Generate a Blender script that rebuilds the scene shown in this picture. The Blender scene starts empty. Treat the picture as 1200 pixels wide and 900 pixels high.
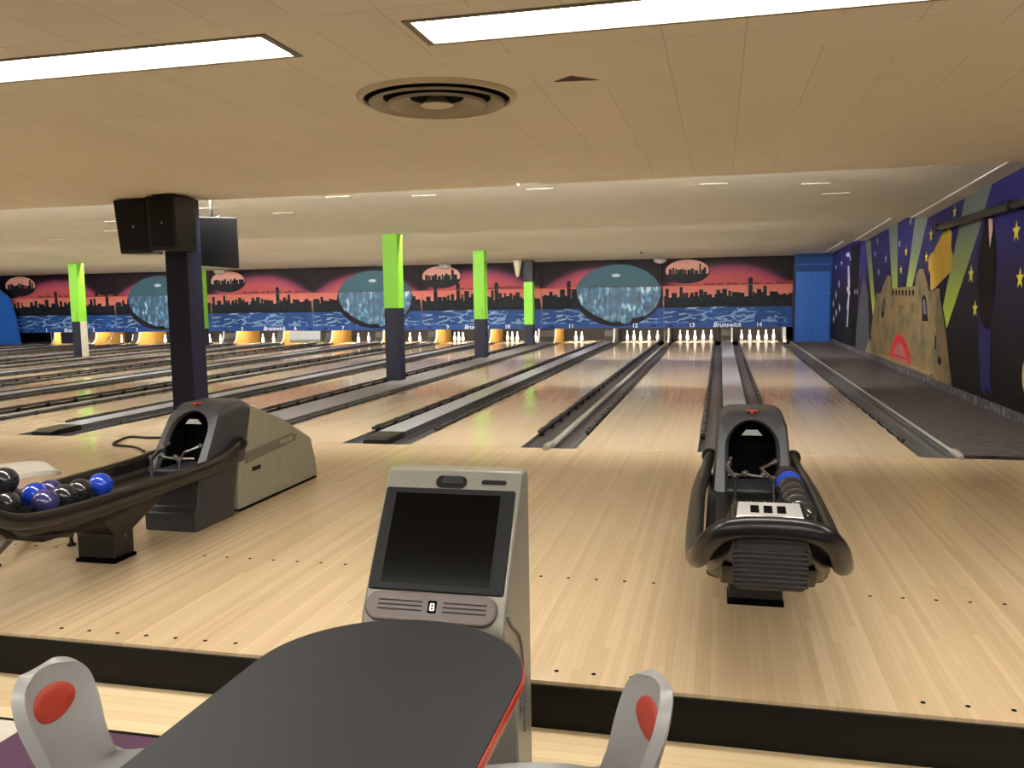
import bpy, bmesh, math, random
from mathutils import Vector, Matrix, Euler
C = bpy.context.scene.collection
PI = math.pi

# ------------------------------------------------------------ camera, world, exposure
EXPOSURE = 0.0
cam_d = bpy.data.cameras.new('camera'); cam = bpy.data.objects.new('camera', cam_d); C.objects.link(cam)
bpy.context.scene.camera = cam
F_PX, YAW, PITCH, ROLL = 1014.07, 0.2370, 0.0993, -0.0163
fw = Vector((-math.sin(YAW)*math.cos(PITCH), math.cos(YAW)*math.cos(PITCH), -math.sin(PITCH)))
r0 = Vector((math.cos(YAW), math.sin(YAW), 0)); u0 = r0.cross(fw)
rt = r0*math.cos(ROLL)+u0*math.sin(ROLL); up = -r0*math.sin(ROLL)+u0*math.cos(ROLL)
cam.matrix_world = Matrix(((rt.x, up.x, -fw.x, -1.0628), (rt.y, up.y, -fw.y, -7.5876), (rt.z, up.z, -fw.z, 1.3591), (0, 0, 0, 1)))
cam_d.sensor_width = 36.0; cam_d.lens = F_PX*36/1200; cam_d.clip_start = 0.05; cam_d.clip_end = 200
W = bpy.data.worlds.new('world'); bpy.context.scene.world = W; W.use_nodes = True
W.node_tree.nodes['Background'].inputs[0].default_value = (0.9, 0.75, 0.6, 1)
W.node_tree.nodes['Background'].inputs[1].default_value = 0.03
vs = bpy.context.scene.view_settings
bpy.context.scene.display_settings.display_device = 'sRGB'
vs.view_transform = 'Standard'; vs.look = 'None'; vs.exposure = EXPOSURE; vs.gamma = 1; vs.use_curve_mapping = False
FIXTURE_POWER = 25.0     # radiance of the fluorescent diffusers
COVE_POWER = 300.0       # tubes hidden in the ceiling steps
DECK_POWER = 340.0       # tubes above the pins
LIGHT_COL = (1.0, 0.975, 0.90)
COVE_COL = (1.0, 0.99, 0.94)

# ------------------------------------------------------------ helpers
def lin(c):
    return tuple(((v/255)/12.92 if v/255 <= 0.04045 else (((v/255)+0.055)/1.055)**2.4) for v in c)
class NT:
    def __init__(s, name):
        s.m = bpy.data.materials.new(name); s.m.use_nodes = True; s.t = s.m.node_tree
        s.b = s.t.nodes['Principled BSDF']
    def n(s, typ, **kw):
        x = s.t.nodes.new(typ)
        for k, v in kw.items(): setattr(x, k, v)
        return x
    def l(s, a, b): s.t.links.new(a, b)
    def math(s, op, a, b=None, c=None):
        x = s.n('ShaderNodeMath', operation=op)
        for i, v in enumerate((a, b, c)):
            if v is None: continue
            if isinstance(v, (int, float)): x.inputs[i].default_value = v
            else: s.l(v, x.inputs[i])
        return x.outputs[0]
    def mix(s, f, a, b, blend='MIX'):
        x = s.n('ShaderNodeMix', data_type='RGBA', blend_type=blend)
        for inp, v in ((x.inputs[0], f), (x.inputs[6], a), (x.inputs[7], b)):
            if isinstance(v, (int, float)): inp.default_value = v
            elif isinstance(v, tuple): inp.default_value = v+(1,) if len(v) == 3 else v
            else: s.l(v, inp)
        return x.outputs[2]
    def ramp(s, f, stops, interp='LINEAR'):
        x = s.n('ShaderNodeValToRGB'); cr = x.color_ramp; cr.interpolation = interp
        while len(cr.elements) < len(stops): cr.elements.new(0.5)
        for e, (p, c) in zip(cr.elements, stops): e.position = p; e.color = tuple(c)+(1,)
        s.l(f, x.inputs[0]); return x.outputs[0]
    def coord(s):
        tc = s.n('ShaderNodeTexCoord'); sp = s.n('ShaderNodeSeparateXYZ'); s.l(tc.outputs['Object'], sp.inputs[0])
        return tc.outputs['Object'], sp.outputs
    def noise(s, vec, scale, detail=3, mapping=None, rough=0.55):
        if mapping:
            mp = s.n('ShaderNodeMapping'); mp.inputs['Scale'].default_value = mapping; s.l(vec, mp.inputs[0]); vec = mp.outputs[0]
        x = s.n('ShaderNodeTexNoise'); x.inputs['Scale'].default_value = scale; x.inputs['Detail'].default_value = detail
        x.inputs['Roughness'].default_value = rough; s.l(vec, x.inputs['Vector']); return x.outputs[0]
    def bump(s, h, strength=0.2, dist=0.01):
        x = s.n('ShaderNodeBump'); x.inputs['Strength'].default_value = strength; x.inputs['Distance'].default_value = dist
        s.l(h, x.inputs['Height']); s.l(x.outputs[0], s.b.inputs['Normal'])
def P(name, rgb, rough=0.5, metal=0.0, var=0.12, scale=14.0, bump=0.0, coat=0.0, spec=None, raw=False):
    m = NT(name); c = rgb if raw else lin(rgb); v, _ = m.coord()
    n = m.noise(v, scale, 4)
    m.l(m.mix(n, tuple(x*(1-var) for x in c), tuple(min(1, x*(1+var)) for x in c)), m.b.inputs['Base Color'])
    m.b.inputs['Roughness'].default_value = rough; m.b.inputs['Metallic'].default_value = metal
    if coat: m.b.inputs['Coat Weight'].default_value = coat; m.b.inputs['Coat Roughness'].default_value = 0.08
    if spec is not None: m.b.inputs['Specular IOR Level'].default_value = spec
    if bump: m.bump(m.noise(v, scale*6, 2), bump, 0.004)
    return m.m
def emit(name, rgb, power):
    m = NT(name); m.b.inputs['Base Color'].default_value = (0.8, 0.8, 0.8, 1)
    m.b.inputs['Emission Color'].default_value = tuple(rgb)+(1,); m.b.inputs['Emission Strength'].default_value = power
    return m.m
def wood(name, dark, light, bw=0.0272, length=0.9, along='Y', rough=0.2, coat=0.4, coat_rough=0.06, gap=0.05, contrast=1.0):
    m = NT(name); v, o = m.coord()
    a, b = (o[0], o[1]) if along == 'Y' else (o[1], o[0])
    idx = m.math('FLOOR', m.math('DIVIDE', a, bw))
    wn = m.n('ShaderNodeTexWhiteNoise', noise_dimensions='1D'); m.l(idx, wn.inputs['W'])
    seg = m.math('FLOOR', m.math('ADD', m.math('DIVIDE', b, length), m.math('MULTIPLY', wn.outputs[0], 7.0)))
    cb = m.n('ShaderNodeCombineXYZ'); m.l(idx, cb.inputs[0]); m.l(seg, cb.inputs[1])
    w2 = m.n('ShaderNodeTexWhiteNoise', noise_dimensions='3D'); m.l(cb.outputs[0], w2.inputs['Vector'])
    mp = (45, 0.8, 1) if along == 'Y' else (0.8, 45, 1)
    g = m.noise(v, 3.0, 4, mapping=mp)
    big = m.noise(v, 0.5, 2)
    f = m.math('ADD', m.math('MULTIPLY', w2.outputs[0], 0.62*contrast), m.math('MULTIPLY', g, 0.38))
    f = m.math('ADD', f, m.math('MULTIPLY', m.math('SUBTRACT', big, 0.5), 0.3))
    col = m.ramp(f, [(0.0, lin(dark)), (0.5, tuple((x+y)/2 for x, y in zip(lin(dark), lin(light)))), (1.0, lin(light))])
    fr = m.math('FRACT', m.math('DIVIDE', a, bw))
    edge = m.math('LESS_THAN', m.math('ABSOLUTE', m.math('SUBTRACT', fr, 0.5)), 0.5-gap)
    col = m.mix(edge, m.mix(0.14, col, (0.12, 0.07, 0.03)), col)
    m.l(col, m.b.inputs['Base Color'])
    m.b.inputs['Roughness'].default_value = rough
    m.b.inputs['Coat Weight'].default_value = coat; m.b.inputs['Coat Roughness'].default_value = coat_rough
    return m.m

def mesh_obj(name, bm, mat=None, parent=None, smooth=False, bevel=0.0, seg=2, kind=None):
    me = bpy.data.meshes.new(name); bm.normal_update(); bm.to_mesh(me); bm.free()
    if mat is not None:
        for mm in (mat if isinstance(mat, (list, tuple)) else [mat]): me.materials.append(mm)
    if smooth:
        for p in me.polygons: p.use_smooth = True
    o = bpy.data.objects.new(name, me); C.objects.link(o)
    if smooth: me.set_sharp_from_angle(angle=0.75)
    if parent is not None: o.parent = parent
    if bevel:
        b = o.modifiers.new('bevel', 'BEVEL'); b.width = bevel; b.segments = seg; b.limit_method = 'ANGLE'; b.angle_limit = 0.6
        b.harden_normals = False
        for p in me.polygons: p.use_smooth = True
        me.set_sharp_from_angle(angle=0.5); b.harden_normals = True
    if kind: o['kind'] = kind
    return o
def tag(o, label=None, cat=None, group=None, kind=None):
    if label: o['label'] = label
    if cat: o['category'] = cat
    if group: o['group'] = group
    if kind: o['kind'] = kind
    return o
def empty(name, loc=(0, 0, 0), rz=0, label=None, cat=None, group=None):
    o = bpy.data.objects.new(name, None); C.objects.link(o); o.location = loc; o.rotation_euler = (0, 0, rz); o.empty_display_size = 0.1
    return tag(o, label, cat, group)
def children(o): return [c for c in bpy.data.objects if c.parent == o]
def copy_tree(o, parent=None):
    c = o.copy(); C.objects.link(c)
    if parent is not None: c.parent = parent
    for ch in children(o):
        if ch is not c: copy_tree(ch, c)
    return c
def box(bm, x0, x1, y0, y1, z0, z1, mi=0):
    v = [bm.verts.new(p) for p in ((x0,y0,z0),(x1,y0,z0),(x1,y1,z0),(x0,y1,z0),(x0,y0,z1),(x1,y0,z1),(x1,y1,z1),(x0,y1,z1))]
    for f in ((0,3,2,1),(4,5,6,7),(0,1,5,4),(1,2,6,5),(2,3,7,6),(3,0,4,7)):
        fc = bm.faces.new([v[i] for i in f]); fc.material_index = mi
    return v
def prism(bm, pts, a0, a1, axis='x', mi=0):
    """extrude a polygon of (p, q) along an axis: x -> (y,z), y -> (x,z), z -> (x,y)"""
    def mk(p, a):
        return (a, p[0], p[1]) if axis == 'x' else ((p[0], a, p[1]) if axis == 'y' else (p[0], p[1], a))
    A = [bm.verts.new(mk(p, a0)) for p in pts]; B = [bm.verts.new(mk(p, a1)) for p in pts]
    fs = [bm.faces.new(A), bm.faces.new(B[::-1])]
    n = len(pts)
    for i in range(n): fs.append(bm.faces.new((A[i], B[i], B[(i+1) % n], A[(i+1) % n])))
    for f in fs: f.material_index = mi
    bmesh.ops.recalc_face_normals(bm, faces=fs)
    return A, B
def loft(bm, rings, caps=True, mi=0, closed=True):
    R = [[bm.verts.new(p) for p in r] for r in rings]; fs = []
    n = len(R[0])
    for a, b in zip(R, R[1:]):
        for i in range(n if closed else n-1):
            fs.append(bm.faces.new((a[i], a[(i+1) % n], b[(i+1) % n], b[i])))
    if caps and closed: fs += [bm.faces.new(R[0][::-1]), bm.faces.new(R[-1])]
    for f in fs: f.material_index = mi
    bmesh.ops.recalc_face_normals(bm, faces=fs)
def tube(bm, pts, r, n=10, mi=0, closed=False):
    pts = [Vector(p) for p in pts]; rings = []
    prev = None
    for i, p in enumerate(pts):
        if closed: t = (pts[(i+1) % len(pts)]-pts[i-1])
        else: t = (pts[min(i+1, len(pts)-1)]-pts[max(i-1, 0)])
        t.normalize()
        a = prev if prev is not None else (Vector((0, 0, 1)) if abs(t.z) < 0.9 else Vector((1, 0, 0)))
        a = (a-t*a.dot(t)); a.normalize(); prev = a; b = t.cross(a)
        rr = r[i] if isinstance(r, (list, tuple)) else r
        rings.append([p+(a*math.cos(2*PI*k/n)+b*math.sin(2*PI*k/n))*rr for k in range(n)])
    if closed: rings.append(rings[0]); loft(bm, rings, caps=False, mi=mi); bmesh.ops.remove_doubles(bm, verts=bm.verts, dist=1e-6)
    else: loft(bm, rings, mi=mi)
def smooth_path(pts, k=6):
    pts = [Vector(p) for p in pts]; out = []
    for i in range(len(pts)-1):
        p0 = pts[max(i-1, 0)]; p1 = pts[i]; p2 = pts[i+1]; p3 = pts[min(i+2, len(pts)-1)]
        for j in range(k):
            t = j/k
            out.append(0.5*((2*p1)+(-p0+p2)*t+(2*p0-5*p1+4*p2-p3)*t*t+(-p0+3*p1-3*p2+p3)*t**3))
    out.append(pts[-1]); return out
def lathe(bm, prof, n=20, c=(0, 0, 0), mi=0):
    rings = [[(c[0]+r*math.cos(2*PI*k/n), c[1]+r*math.sin(2*PI*k/n), c[2]+z) for k in range(n)] for r, z in prof]
    loft(bm, rings, mi=mi)
def poly(bm, pts3, mi=0):
    f = bm.faces.new([bm.verts.new(p) for p in pts3]); f.material_index = mi; return f
def text_mesh(txt, size, mat, loc, parent, name, shear=0.0, bold=0.0, extrude=0.004, rot=(PI/2, 0, 0)):
    cu = bpy.data.curves.new(name, 'FONT'); cu.body = txt; cu.size = size; cu.align_x = 'CENTER'; cu.extrude = extrude
    cu.shear = shear; cu.offset = bold
    t = bpy.data.objects.new('tmp_text', cu); C.objects.link(t); bpy.context.view_layer.update()
    me = bpy.data.meshes.new_from_object(t.evaluated_get(bpy.context.evaluated_depsgraph_get()))
    bpy.data.objects.remove(t); me.materials.clear(); me.materials.append(mat); me.name = name
    o = bpy.data.objects.new(name, me); C.objects.link(o); o.location = loc; o.rotation_euler = rot; o.parent = parent
    return o

# ------------------------------------------------------------ materials
M = {}
M['approach'] = wood('approach_boards', (178, 150, 112), (222, 200, 164), length=3.2, rough=0.36, coat=0.5, coat_rough=0.08, contrast=0.68)
M['lane'] = wood('lane_boards', (192, 166, 134), (222, 202, 172), length=3.2, rough=0.25, coat=0.6, coat_rough=0.08, contrast=0.45)
M['strip_wood'] = wood('lower_boards', (204, 176, 132), (230, 208, 168), bw=0.055, length=1.2, along='X', rough=0.3, coat=0.3)
M['black'] = P('black_plastic', (14, 14, 15), 0.32, spec=0.3)
M['black_soft'] = P('black_rubber', (13, 12, 13), 0.5, spec=0.25)
M['charcoal'] = P('charcoal_plastic', (56, 57, 60), 0.38, bump=0.05)
M['rail_black'] = P('rail_black', (20, 19, 19), 0.28, spec=0.4)
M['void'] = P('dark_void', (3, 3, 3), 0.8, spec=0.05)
M['riser'] = P('riser_black', (9, 8, 7), 0.45, bump=0.1, spec=0.2)
M['housing'] = P('housing_grey', (150, 149, 132), 0.4, bump=0.04)
M['housing_band'] = P('housing_band', (112, 110, 96), 0.45)
M['steel'] = P('steel', (150, 150, 150), 0.3, 1.0)
M['silver'] = P('silver_panel', (205, 205, 205), 0.25, 0.6)
M['gutter'] = P('gutter_grey', (74, 74, 76), 0.33, 0.1)
M['cap_light'] = P('cap_aluminium', (180, 182, 192), 0.3, 0.5)
M['cap_dark'] = P('cap_grey', (78, 76, 76), 0.4, 0.15)
M['cap_carpet'] = P('cap_carpet', (110, 104, 104), 0.85, var=0.25, scale=40)
M['bumper'] = P('bumper_rail', (58, 56, 56), 0.3, 0.2)
M['trim'] = P('pale_trim', (150, 146, 138), 0.4)
M['green'] = P('lime_paint', (124, 190, 52), 0.45, var=0.05, spec=0.3)
M['navy'] = P('navy_paint', (17, 18, 38), 0.5, spec=0.25)
M['plaster'] = P('bare_plaster', (196, 186, 166), 0.8, var=0.3, scale=9)
M['door_blue'] = P('door_blue', (30, 80, 156), 0.45, var=0.06, spec=0.3)
M['blue_dark'] = P('header_blue', (10, 48, 98), 0.5, spec=0.2)
M['pin'] = P('pin_white', (240, 238, 230), 0.2, var=0.02)
M['pin_band'] = P('pin_band', (60, 60, 62), 0.5)
M['kick_yellow'] = P('kickback_yellow', (176, 132, 62), 0.45, var=0.25, scale=6)
M['kick_white'] = P('kickback_edge', (222, 218, 206), 0.35)
M['kick_grey'] = P('kickback_grey', (62, 56, 50), 0.4)
M['table_top'] = P('table_laminate', (22, 24, 28), 0.5, var=0.14, scale=30, spec=0.3)
M['red_edge'] = P('red_edge', (172, 48, 34), 0.3)
M['beige_edge'] = P('beige_edge', (206, 180, 142), 0.5)
M['chair_grey'] = P('chair_shell', (140, 138, 136), 0.34, var=0.05)
M['chair_pale'] = P('chair_shell_pale', (182, 176, 166), 0.35, var=0.05)
M['pad'] = P('orange_pad', (158, 48, 30), 0.5, var=0.06)
M['console'] = P('console_grey', (136, 133, 122), 0.34, 0.25, var=0.05)
M['console_chin'] = P('console_chin', (96, 84, 80), 0.4, 0.1)
M['screen'] = P('dark_screen', (5, 5, 5), 0.12, spec=0.2)
M['bezel'] = P('bezel', (9, 9, 10), 0.5, spec=0.3)
M['ball_blue'] = P('ball_blue', (24, 62, 178), 0.12, var=0.25, coat=0.5)
M['ball_purple'] = P('ball_purple', (54, 50, 96), 0.16, var=0.5, scale=20, coat=0.5)
M['ball_black'] = P('ball_black', (34, 34, 37), 0.14, var=0.4, scale=20, coat=0.5)
M['red'] = P('red_mark', (180, 50, 40), 0.4)
M['ring'] = P('vent_metal', (186, 176, 150), 0.4, 0.15)
M['vent_cone'] = P('vent_cone', (142, 132, 110), 0.4, 0.1)
M['frame_metal'] = P('light_frame', (110, 98, 78), 0.45)
M['white_trim'] = P('white_trim', (244, 240, 232), 0.5)
M['star'] = P('star_yellow', (206, 192, 48), 0.7)
M['star_pale'] = P('star_pale', (150, 154, 150), 0.7)
M['writing'] = P('white_writing', (222, 226, 230), 0.6)
def ceiling_mat(name, col, tile=0.325, wear=0.36):
    m = NT(name); v, o = m.coord(); c = lin(col)
    n = m.noise(v, 0.8, 3); base = m.mix(n, tuple(x*0.92 for x in c), tuple(x*1.06 for x in c))
    ix = m.math('FLOOR', m.math('DIVIDE', o[0], tile)); iy = m.math('FLOOR', m.math('DIVIDE', o[1], tile*2))
    cb = m.n('ShaderNodeCombineXYZ'); m.l(ix, cb.inputs[0]); m.l(iy, cb.inputs[1])
    wn = m.n('ShaderNodeTexWhiteNoise', noise_dimensions='2D'); m.l(cb.outputs[0], wn.inputs['Vector'])
    base = m.mix(m.math('MULTIPLY', wn.outputs[0], 0.10), base, tuple(x*0.6 for x in c))
    fx = m.math('FRACT', m.math('DIVIDE', o[0], tile)); fy = m.math('FRACT', m.math('DIVIDE', o[1], tile*2))
    lx = m.math('LESS_THAN', fx, 0.018); ly = m.math('LESS_THAN', fy, 0.008)
    ln = m.math('MAXIMUM', lx, ly); wearn = m.noise(v, 1.3, 2)
    ln = m.math('MULTIPLY', ln, m.math('MULTIPLY', m.math('GREATER_THAN', wearn, 0.47), wear))
    m.l(m.mix(ln, base, tuple(x*0.35 for x in c)), m.b.inputs['Base Color'])
    m.b.inputs['Roughness'].default_value = 0.75
    # perforations
    vo = m.n('ShaderNodeTexVoronoi'); vo.inputs['Scale'].default_value = 55; m.l(v, vo.inputs['Vector'])
    m.bump(vo.outputs['Distance'], 0.12, 0.003)
    return m.m
M['ceil_near'] = ceiling_mat('ceiling_near', (222, 214, 194))
M['ceil_far'] = ceiling_mat('ceiling_far', (218, 214, 200), wear=0.25)
def carpet_mat():
    m = NT('dark_carpet'); v, o = m.coord()
    n = m.noise(v, 9, 5, mapping=(1, 3, 1)); n2 = m.noise(v, 3, 3)
    col = m.ramp(n, [(0.35, lin((38, 33, 32))), (0.55, lin((72, 60, 62))), (0.72, lin((104, 92, 96)))])
    m.l(m.mix(m.math('MULTIPLY', n2, 0.5), col, lin((46, 38, 40))), m.b.inputs['Base Color'])
    m.b.inputs['Roughness'].default_value = 0.95; m.bump(n, 0.5, 0.01); return m.m
M['carpet'] = carpet_mat()
def base_mat():
    m = NT('patterned_baseboard'); v, o = m.coord()
    n = m.noise(v, 22, 3, mapping=(1, 1, 0.35))
    m.l(m.ramp(n, [(0.45, lin((48, 46, 50))), (0.6, lin((92, 90, 96))), (0.72, lin((160, 160, 170)))]), m.b.inputs['Base Color'])
    m.b.inputs['Roughness'].default_value = 0.8; return m.m
M['baseboard'] = base_mat()
def night_mat():
    # painted night sky: indigo paint high on the wall, black paint low
    m = NT('painted_night_sky'); v, o = m.coord(); n = m.noise(v, 1.6, 3)
    z = m.math('ADD', m.math('DIVIDE', o[2], 2.5), m.math('MULTIPLY', m.math('SUBTRACT', n, 0.5), 0.2))
    m.l(m.ramp(z, [(0.25, lin((12, 11, 12))), (0.55, lin((24, 19, 42))), (0.85, lin((36, 34, 94)))]), m.b.inputs['Base Color']); m.b.inputs['Specular IOR Level'].default_value = 0.15
    m.b.inputs['Roughness'].default_value = 0.6; return m.m
M['night'] = night_mat()
def beam_mat():
    m = NT('painted_beam'); v, o = m.coord(); n = m.noise(v, 3, 3)
    z = m.math('ADD', m.math('DIVIDE', o[2], 2.5), m.math('MULTIPLY', m.math('SUBTRACT', n, 0.5), 0.05))
    m.l(m.ramp(z, [(0.42, lin((176, 196, 60))), (0.64, lin((126, 144, 74))), (0.86, lin((94, 106, 102)))]), m.b.inputs['Base Color'])
    m.b.inputs['Roughness'].default_value = 0.6; return m.m
M['beam'] = beam_mat()
def stone_mat():
    m = NT('painted_castle'); v, o = m.coord(); n = m.noise(v, 2.6, 4)
    m.l(m.ramp(n, [(0.3, lin((74, 78, 66))), (0.5, lin((118, 100, 66))), (0.7, lin((134, 108, 62)))]), m.b.inputs['Base Color'])
    m.b.inputs['Roughness'].default_value = 0.6; return m.m
M['castle'] = stone_mat()
M['castle_dark'] = P('castle_dark_paint', (22, 18, 22), 0.6, spec=0.1)
M['castle_line'] = P('castle_line_paint', (96, 80, 60), 0.6)
M['castle_lilac'] = P('castle_lilac_paint', (82, 76, 110), 0.6)
M['gate_red'] = P('gate_red_paint', (186, 30, 36), 0.6)
M['gate_pale'] = P('gate_pale_paint', (150, 110, 110), 0.6)
M['flag_yellow'] = P('flag_yellow_paint', (184, 150, 62), 0.6, var=0.18, scale=4, spec=0.1)
M['flag_green'] = P('flag_green_paint', (122, 156, 36), 0.6, spec=0.1)
M['tower_grey'] = P('tower_grey_paint', (62, 64, 72), 0.6, var=0.3, scale=4, spec=0.1)
M['figure'] = P('figure_white_paint', (180, 182, 196), 0.6, var=0.3, scale=20)
M['streak'] = P('streak_blue_paint', (38, 35, 82), 0.6, var=0.45, scale=5, spec=0.1)
M['black_paint'] = P('black_paint', (14, 12, 13), 0.6, spec=0.1)
M['moon'] = P('moon_paint', (176, 160, 104), 0.6)
M['pink_paint'] = P('pink_paint', (196, 164, 160), 0.6, var=0.4, scale=30)
# masking unit artwork
def sky_mat(name, top):
    m = NT(name); v, o = m.coord(); n = m.noise(v, 1.2, 3)
    if top:   # o[0] in -1..1 over one pair of lanes, sunset arch
        u = m.math('DIVIDE', o[0], 1.8)
        arch = m.math('SUBTRACT', 2.36, m.math('MULTIPLY', m.math('POWER', m.math('ABSOLUTE', u), 2.2), 0.62))
        f = m.math('ADD', m.math('DIVIDE', m.math('SUBTRACT', arch, o[2]), 0.5), m.math('MULTIPLY', m.math('SUBTRACT', n, 0.5), 0.2))
        col = m.ramp(f, [(0.0, lin((14, 4, 8))), (0.25, lin((44, 18, 30))), (0.5, lin((114, 48, 74))), (0.85, lin((146, 66, 74))), (1.0, lin((152, 68, 70)))])
    else:
        col = m.ramp(m.math('DIVIDE', m.math('SUBTRACT', o[2], 1.2), 0.42), [(0.0, lin((186, 120, 100))), (1.0, lin((178, 94, 86)))])
    m.l(col, m.b.inputs['Base Color']); m.b.inputs['Roughness'].default_value = 0.5; m.b.inputs['Specular IOR Level'].default_value = 0.1; return m.m
M['sky_top'] = sky_mat('mask_sky_top', True); M['sky_low'] = sky_mat('mask_sky_low', False)
def water_mat():
    m = NT('mask_water'); v, o = m.coord()
    wob = m.noise(v, 2.0, 3); mp = m.n('ShaderNodeMapping'); mp.inputs['Scale'].default_value = (1.6, 1, 6.5); m.l(v, mp.inputs[0])
    ad = m.n('ShaderNodeVectorMath', operation='ADD'); m.l(mp.outputs[0], ad.inputs[0])
    cb = m.n('ShaderNodeCombineXYZ'); m.l(wob, cb.inputs[0]); m.l(wob, cb.inputs[2]); sc = m.n('ShaderNodeVectorMath', operation='SCALE'); sc.inputs['Scale'].default_value = 1.6
    m.l(cb.outputs[0], sc.inputs[0]); m.l(sc.outputs[0], ad.inputs[1])
    vo = m.n('ShaderNodeTexVoronoi', feature='DISTANCE_TO_EDGE'); vo.inputs['Scale'].default_value = 1.0; m.l(ad.outputs[0], vo.inputs['Vector'])
    n = m.noise(v, 1.5, 2); n2 = m.noise(v, 0.9, 2)
    line = m.math('MULTIPLY', m.math('SUBTRACT', 1.0, m.math('MINIMUM', m.math('DIVIDE', vo.outputs['Distance'], 0.11), 1.0)), m.math('GREATER_THAN', n, 0.47))
    base = m.ramp(n2, [(0.3, lin((12, 40, 86))), (0.7, lin((30, 72, 132)))])
    m.l(m.mix(m.math('MULTIPLY', line, 0.8), base, lin((138, 160, 188))), m.b.inputs['Base Color']); m.b.inputs['Specular IOR Level'].default_value = 0.15
    m.b.inputs['Roughness'].default_value = 0.5; return m.m
M['water'] = water_mat()
M['water_line'] = P('mask_water_streak', (140, 162, 190), 0.5)
M['mask_blue'] = P('mask_blue_band', (24, 58, 120), 0.5, spec=0.2)
def city_mat(name, a, b, c):
    m = NT(name); v, o = m.coord()
    n = m.noise(v, 9, 4, mapping=(1.6, 1, 1)); n2 = m.noise(v, 26, 2)
    col = m.ramp(n, [(0.35, lin(a)), (0.6, lin(b))])
    m.l(m.mix(m.math('GREATER_THAN', n2, 0.68), col, lin(c)), m.b.inputs['Base Color'])
    m.b.inputs['Roughness'].default_value = 0.5; m.b.inputs['Specular IOR Level'].default_value = 0.1; return m.m
M['city'] = city_mat('mask_city', (8, 9, 13), (14, 24, 30), (60, 92, 98))
M['bank'] = P('mask_river_bank', (18, 14, 20), 0.5, spec=0.1)
M['ghost'] = P('mask_far_city', (110, 44, 50), 0.5, spec=0.1)
def globe_mat():
    m = NT('mask_globe_city'); v, o = m.coord()
    n = m.noise(v, 3.2, 4, mapping=(2.2, 1, 1.1)); n2 = m.noise(v, 1.4, 2)
    a = m.ramp(n, [(0.34, lin((14, 28, 40))), (0.46, lin((24, 66, 96))), (0.56, lin((50, 112, 148))), (0.68, lin((176, 188, 190)))])
    n3 = m.noise(v, 1.1, 3, mapping=(1, 1, 0.7)); m.l(m.mix(m.math('MULTIPLY', m.math('GREATER_THAN', n3, 0.5), 0.6), a, lin((26, 64, 92))), m.b.inputs['Base Color'])
    m.b.inputs['Roughness'].default_value = 0.5; return m.m
M['globe_low'] = globe_mat()
M['globe_top'] = P('mask_globe_top', (36, 70, 82), 0.5, var=0.1, scale=2, spec=0.2)
M['globe_glint'] = P('mask_globe_glint', (150, 160, 170), 0.5)
M['oval_sky'] = P('mask_oval_sky', (184, 132, 118), 0.5, spec=0.1)
M['deck_back'] = P('pin_deck_curtain', (26, 22, 20), 0.8)
M['tile_white'] = P('vinyl_white', (196, 188, 174), 0.4)
M['tile_purple'] = P('vinyl_purple', (78, 48, 72), 0.4)
M['tile_navy'] = P('vinyl_navy', (46, 44, 56), 0.4)
M['wall_plain'] = P('plain_wall', (150, 130, 110), 0.7)
M['fixture'] = emit('fluorescent_diffuser', LIGHT_COL, FIXTURE_POWER)
M['cove'] = emit('cove_tube', COVE_COL, COVE_POWER)
M['deck_tube'] = emit('pin_deck_tube', (1.0, 0.93, 0.78), DECK_POWER)

# ------------------------------------------------------------ layout numbers (metres; y = 0 is the foul line)
LW = 1.067; HL = LW/2
LANE_X = {14: 0.0, 13: -1.782, 12: -3.361, 11: -5.123, 10: -7.12, 9: -8.86, 8: -10.61, 7: -12.36, 6: -14.05,
          5: -15.75, 4: -17.72, 3: -19.42, 2: -21.12, 1: -22.85}
STEP_Y = -4.685; LOW_Z = -0.171; WALL_X = 1.87; LEFT_X = -25.9; MASK_Y = 17.9; BACK_Y = 20.2; REAR_Y = -12.0; HALL_X = 5.6
NEAR_Z = 2.40; EDGE_Y = 0.42
SEC = [(EDGE_Y, 2.64, 6.15, 2.425), (6.15, 2.60, 11.75, 2.42), (11.75, 2.55, 18.0, 2.405)]

# ------------------------------------------------------------ the setting
def struct(name, bm, m, **k): return mesh_obj(name, bm, m, kind='structure', **k)
bm = bmesh.new(); box(bm, LEFT_X, HALL_X, STEP_Y, -0.0, -0.16, 0.0)
approach = struct('floor', bm, M['approach'])
# guide dots set in the approach boards
bm = bmesh.new()
for c in LANE_X.values():
    for k in range(-3, 4):
        for y in (-4.597, -3.55):
            lathe(bm, [(0.0085, 0.0), (0.0085, 0.0012)], 10, (c+k*0.1365+0.01, y, 0))
mesh_obj('floor_dots', bm, M['void'], approach)
bm = bmesh.new(); box(bm, LEFT_X, HALL_X, STEP_Y-0.012, STEP_Y, LOW_Z, -0.012)
struct('trim_1', bm, M['riser'], bevel=0.003)
bm = bmesh.new(); box(bm, LEFT_X, HALL_X, -5.03, STEP_Y-0.012, LOW_Z-0.1, LOW_Z)
struct('floor', bm, M['strip_wood'])
bm = bmesh.new(); box(bm, LEFT_X, HALL_X, -5.042, -5.03, LOW_Z-0.1, LOW_Z+0.003)
struct('trim_2', bm, M['riser'])
bm = bmesh.new(); T = 0.3048; random.seed(4)
for j in range(23):
    for i in range(-14, 31):
        x0 = -3.52+(i-1)*T; x1 = x0+T
        if x0 > HALL_X-0.01 or x0 < -9: continue
        if j == 0: mi = 0 if i <= 0 else 1
        elif j == 1: mi = 2
        else: mi = random.choice((0, 1, 2, 2))
        if i <= 0 and j == 0: mi = 0
        box(bm, x0, min(x1, HALL_X), -5.042-(j+1)*T, -5.042-j*T, LOW_Z-0.1, LOW_Z, mi)
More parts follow.
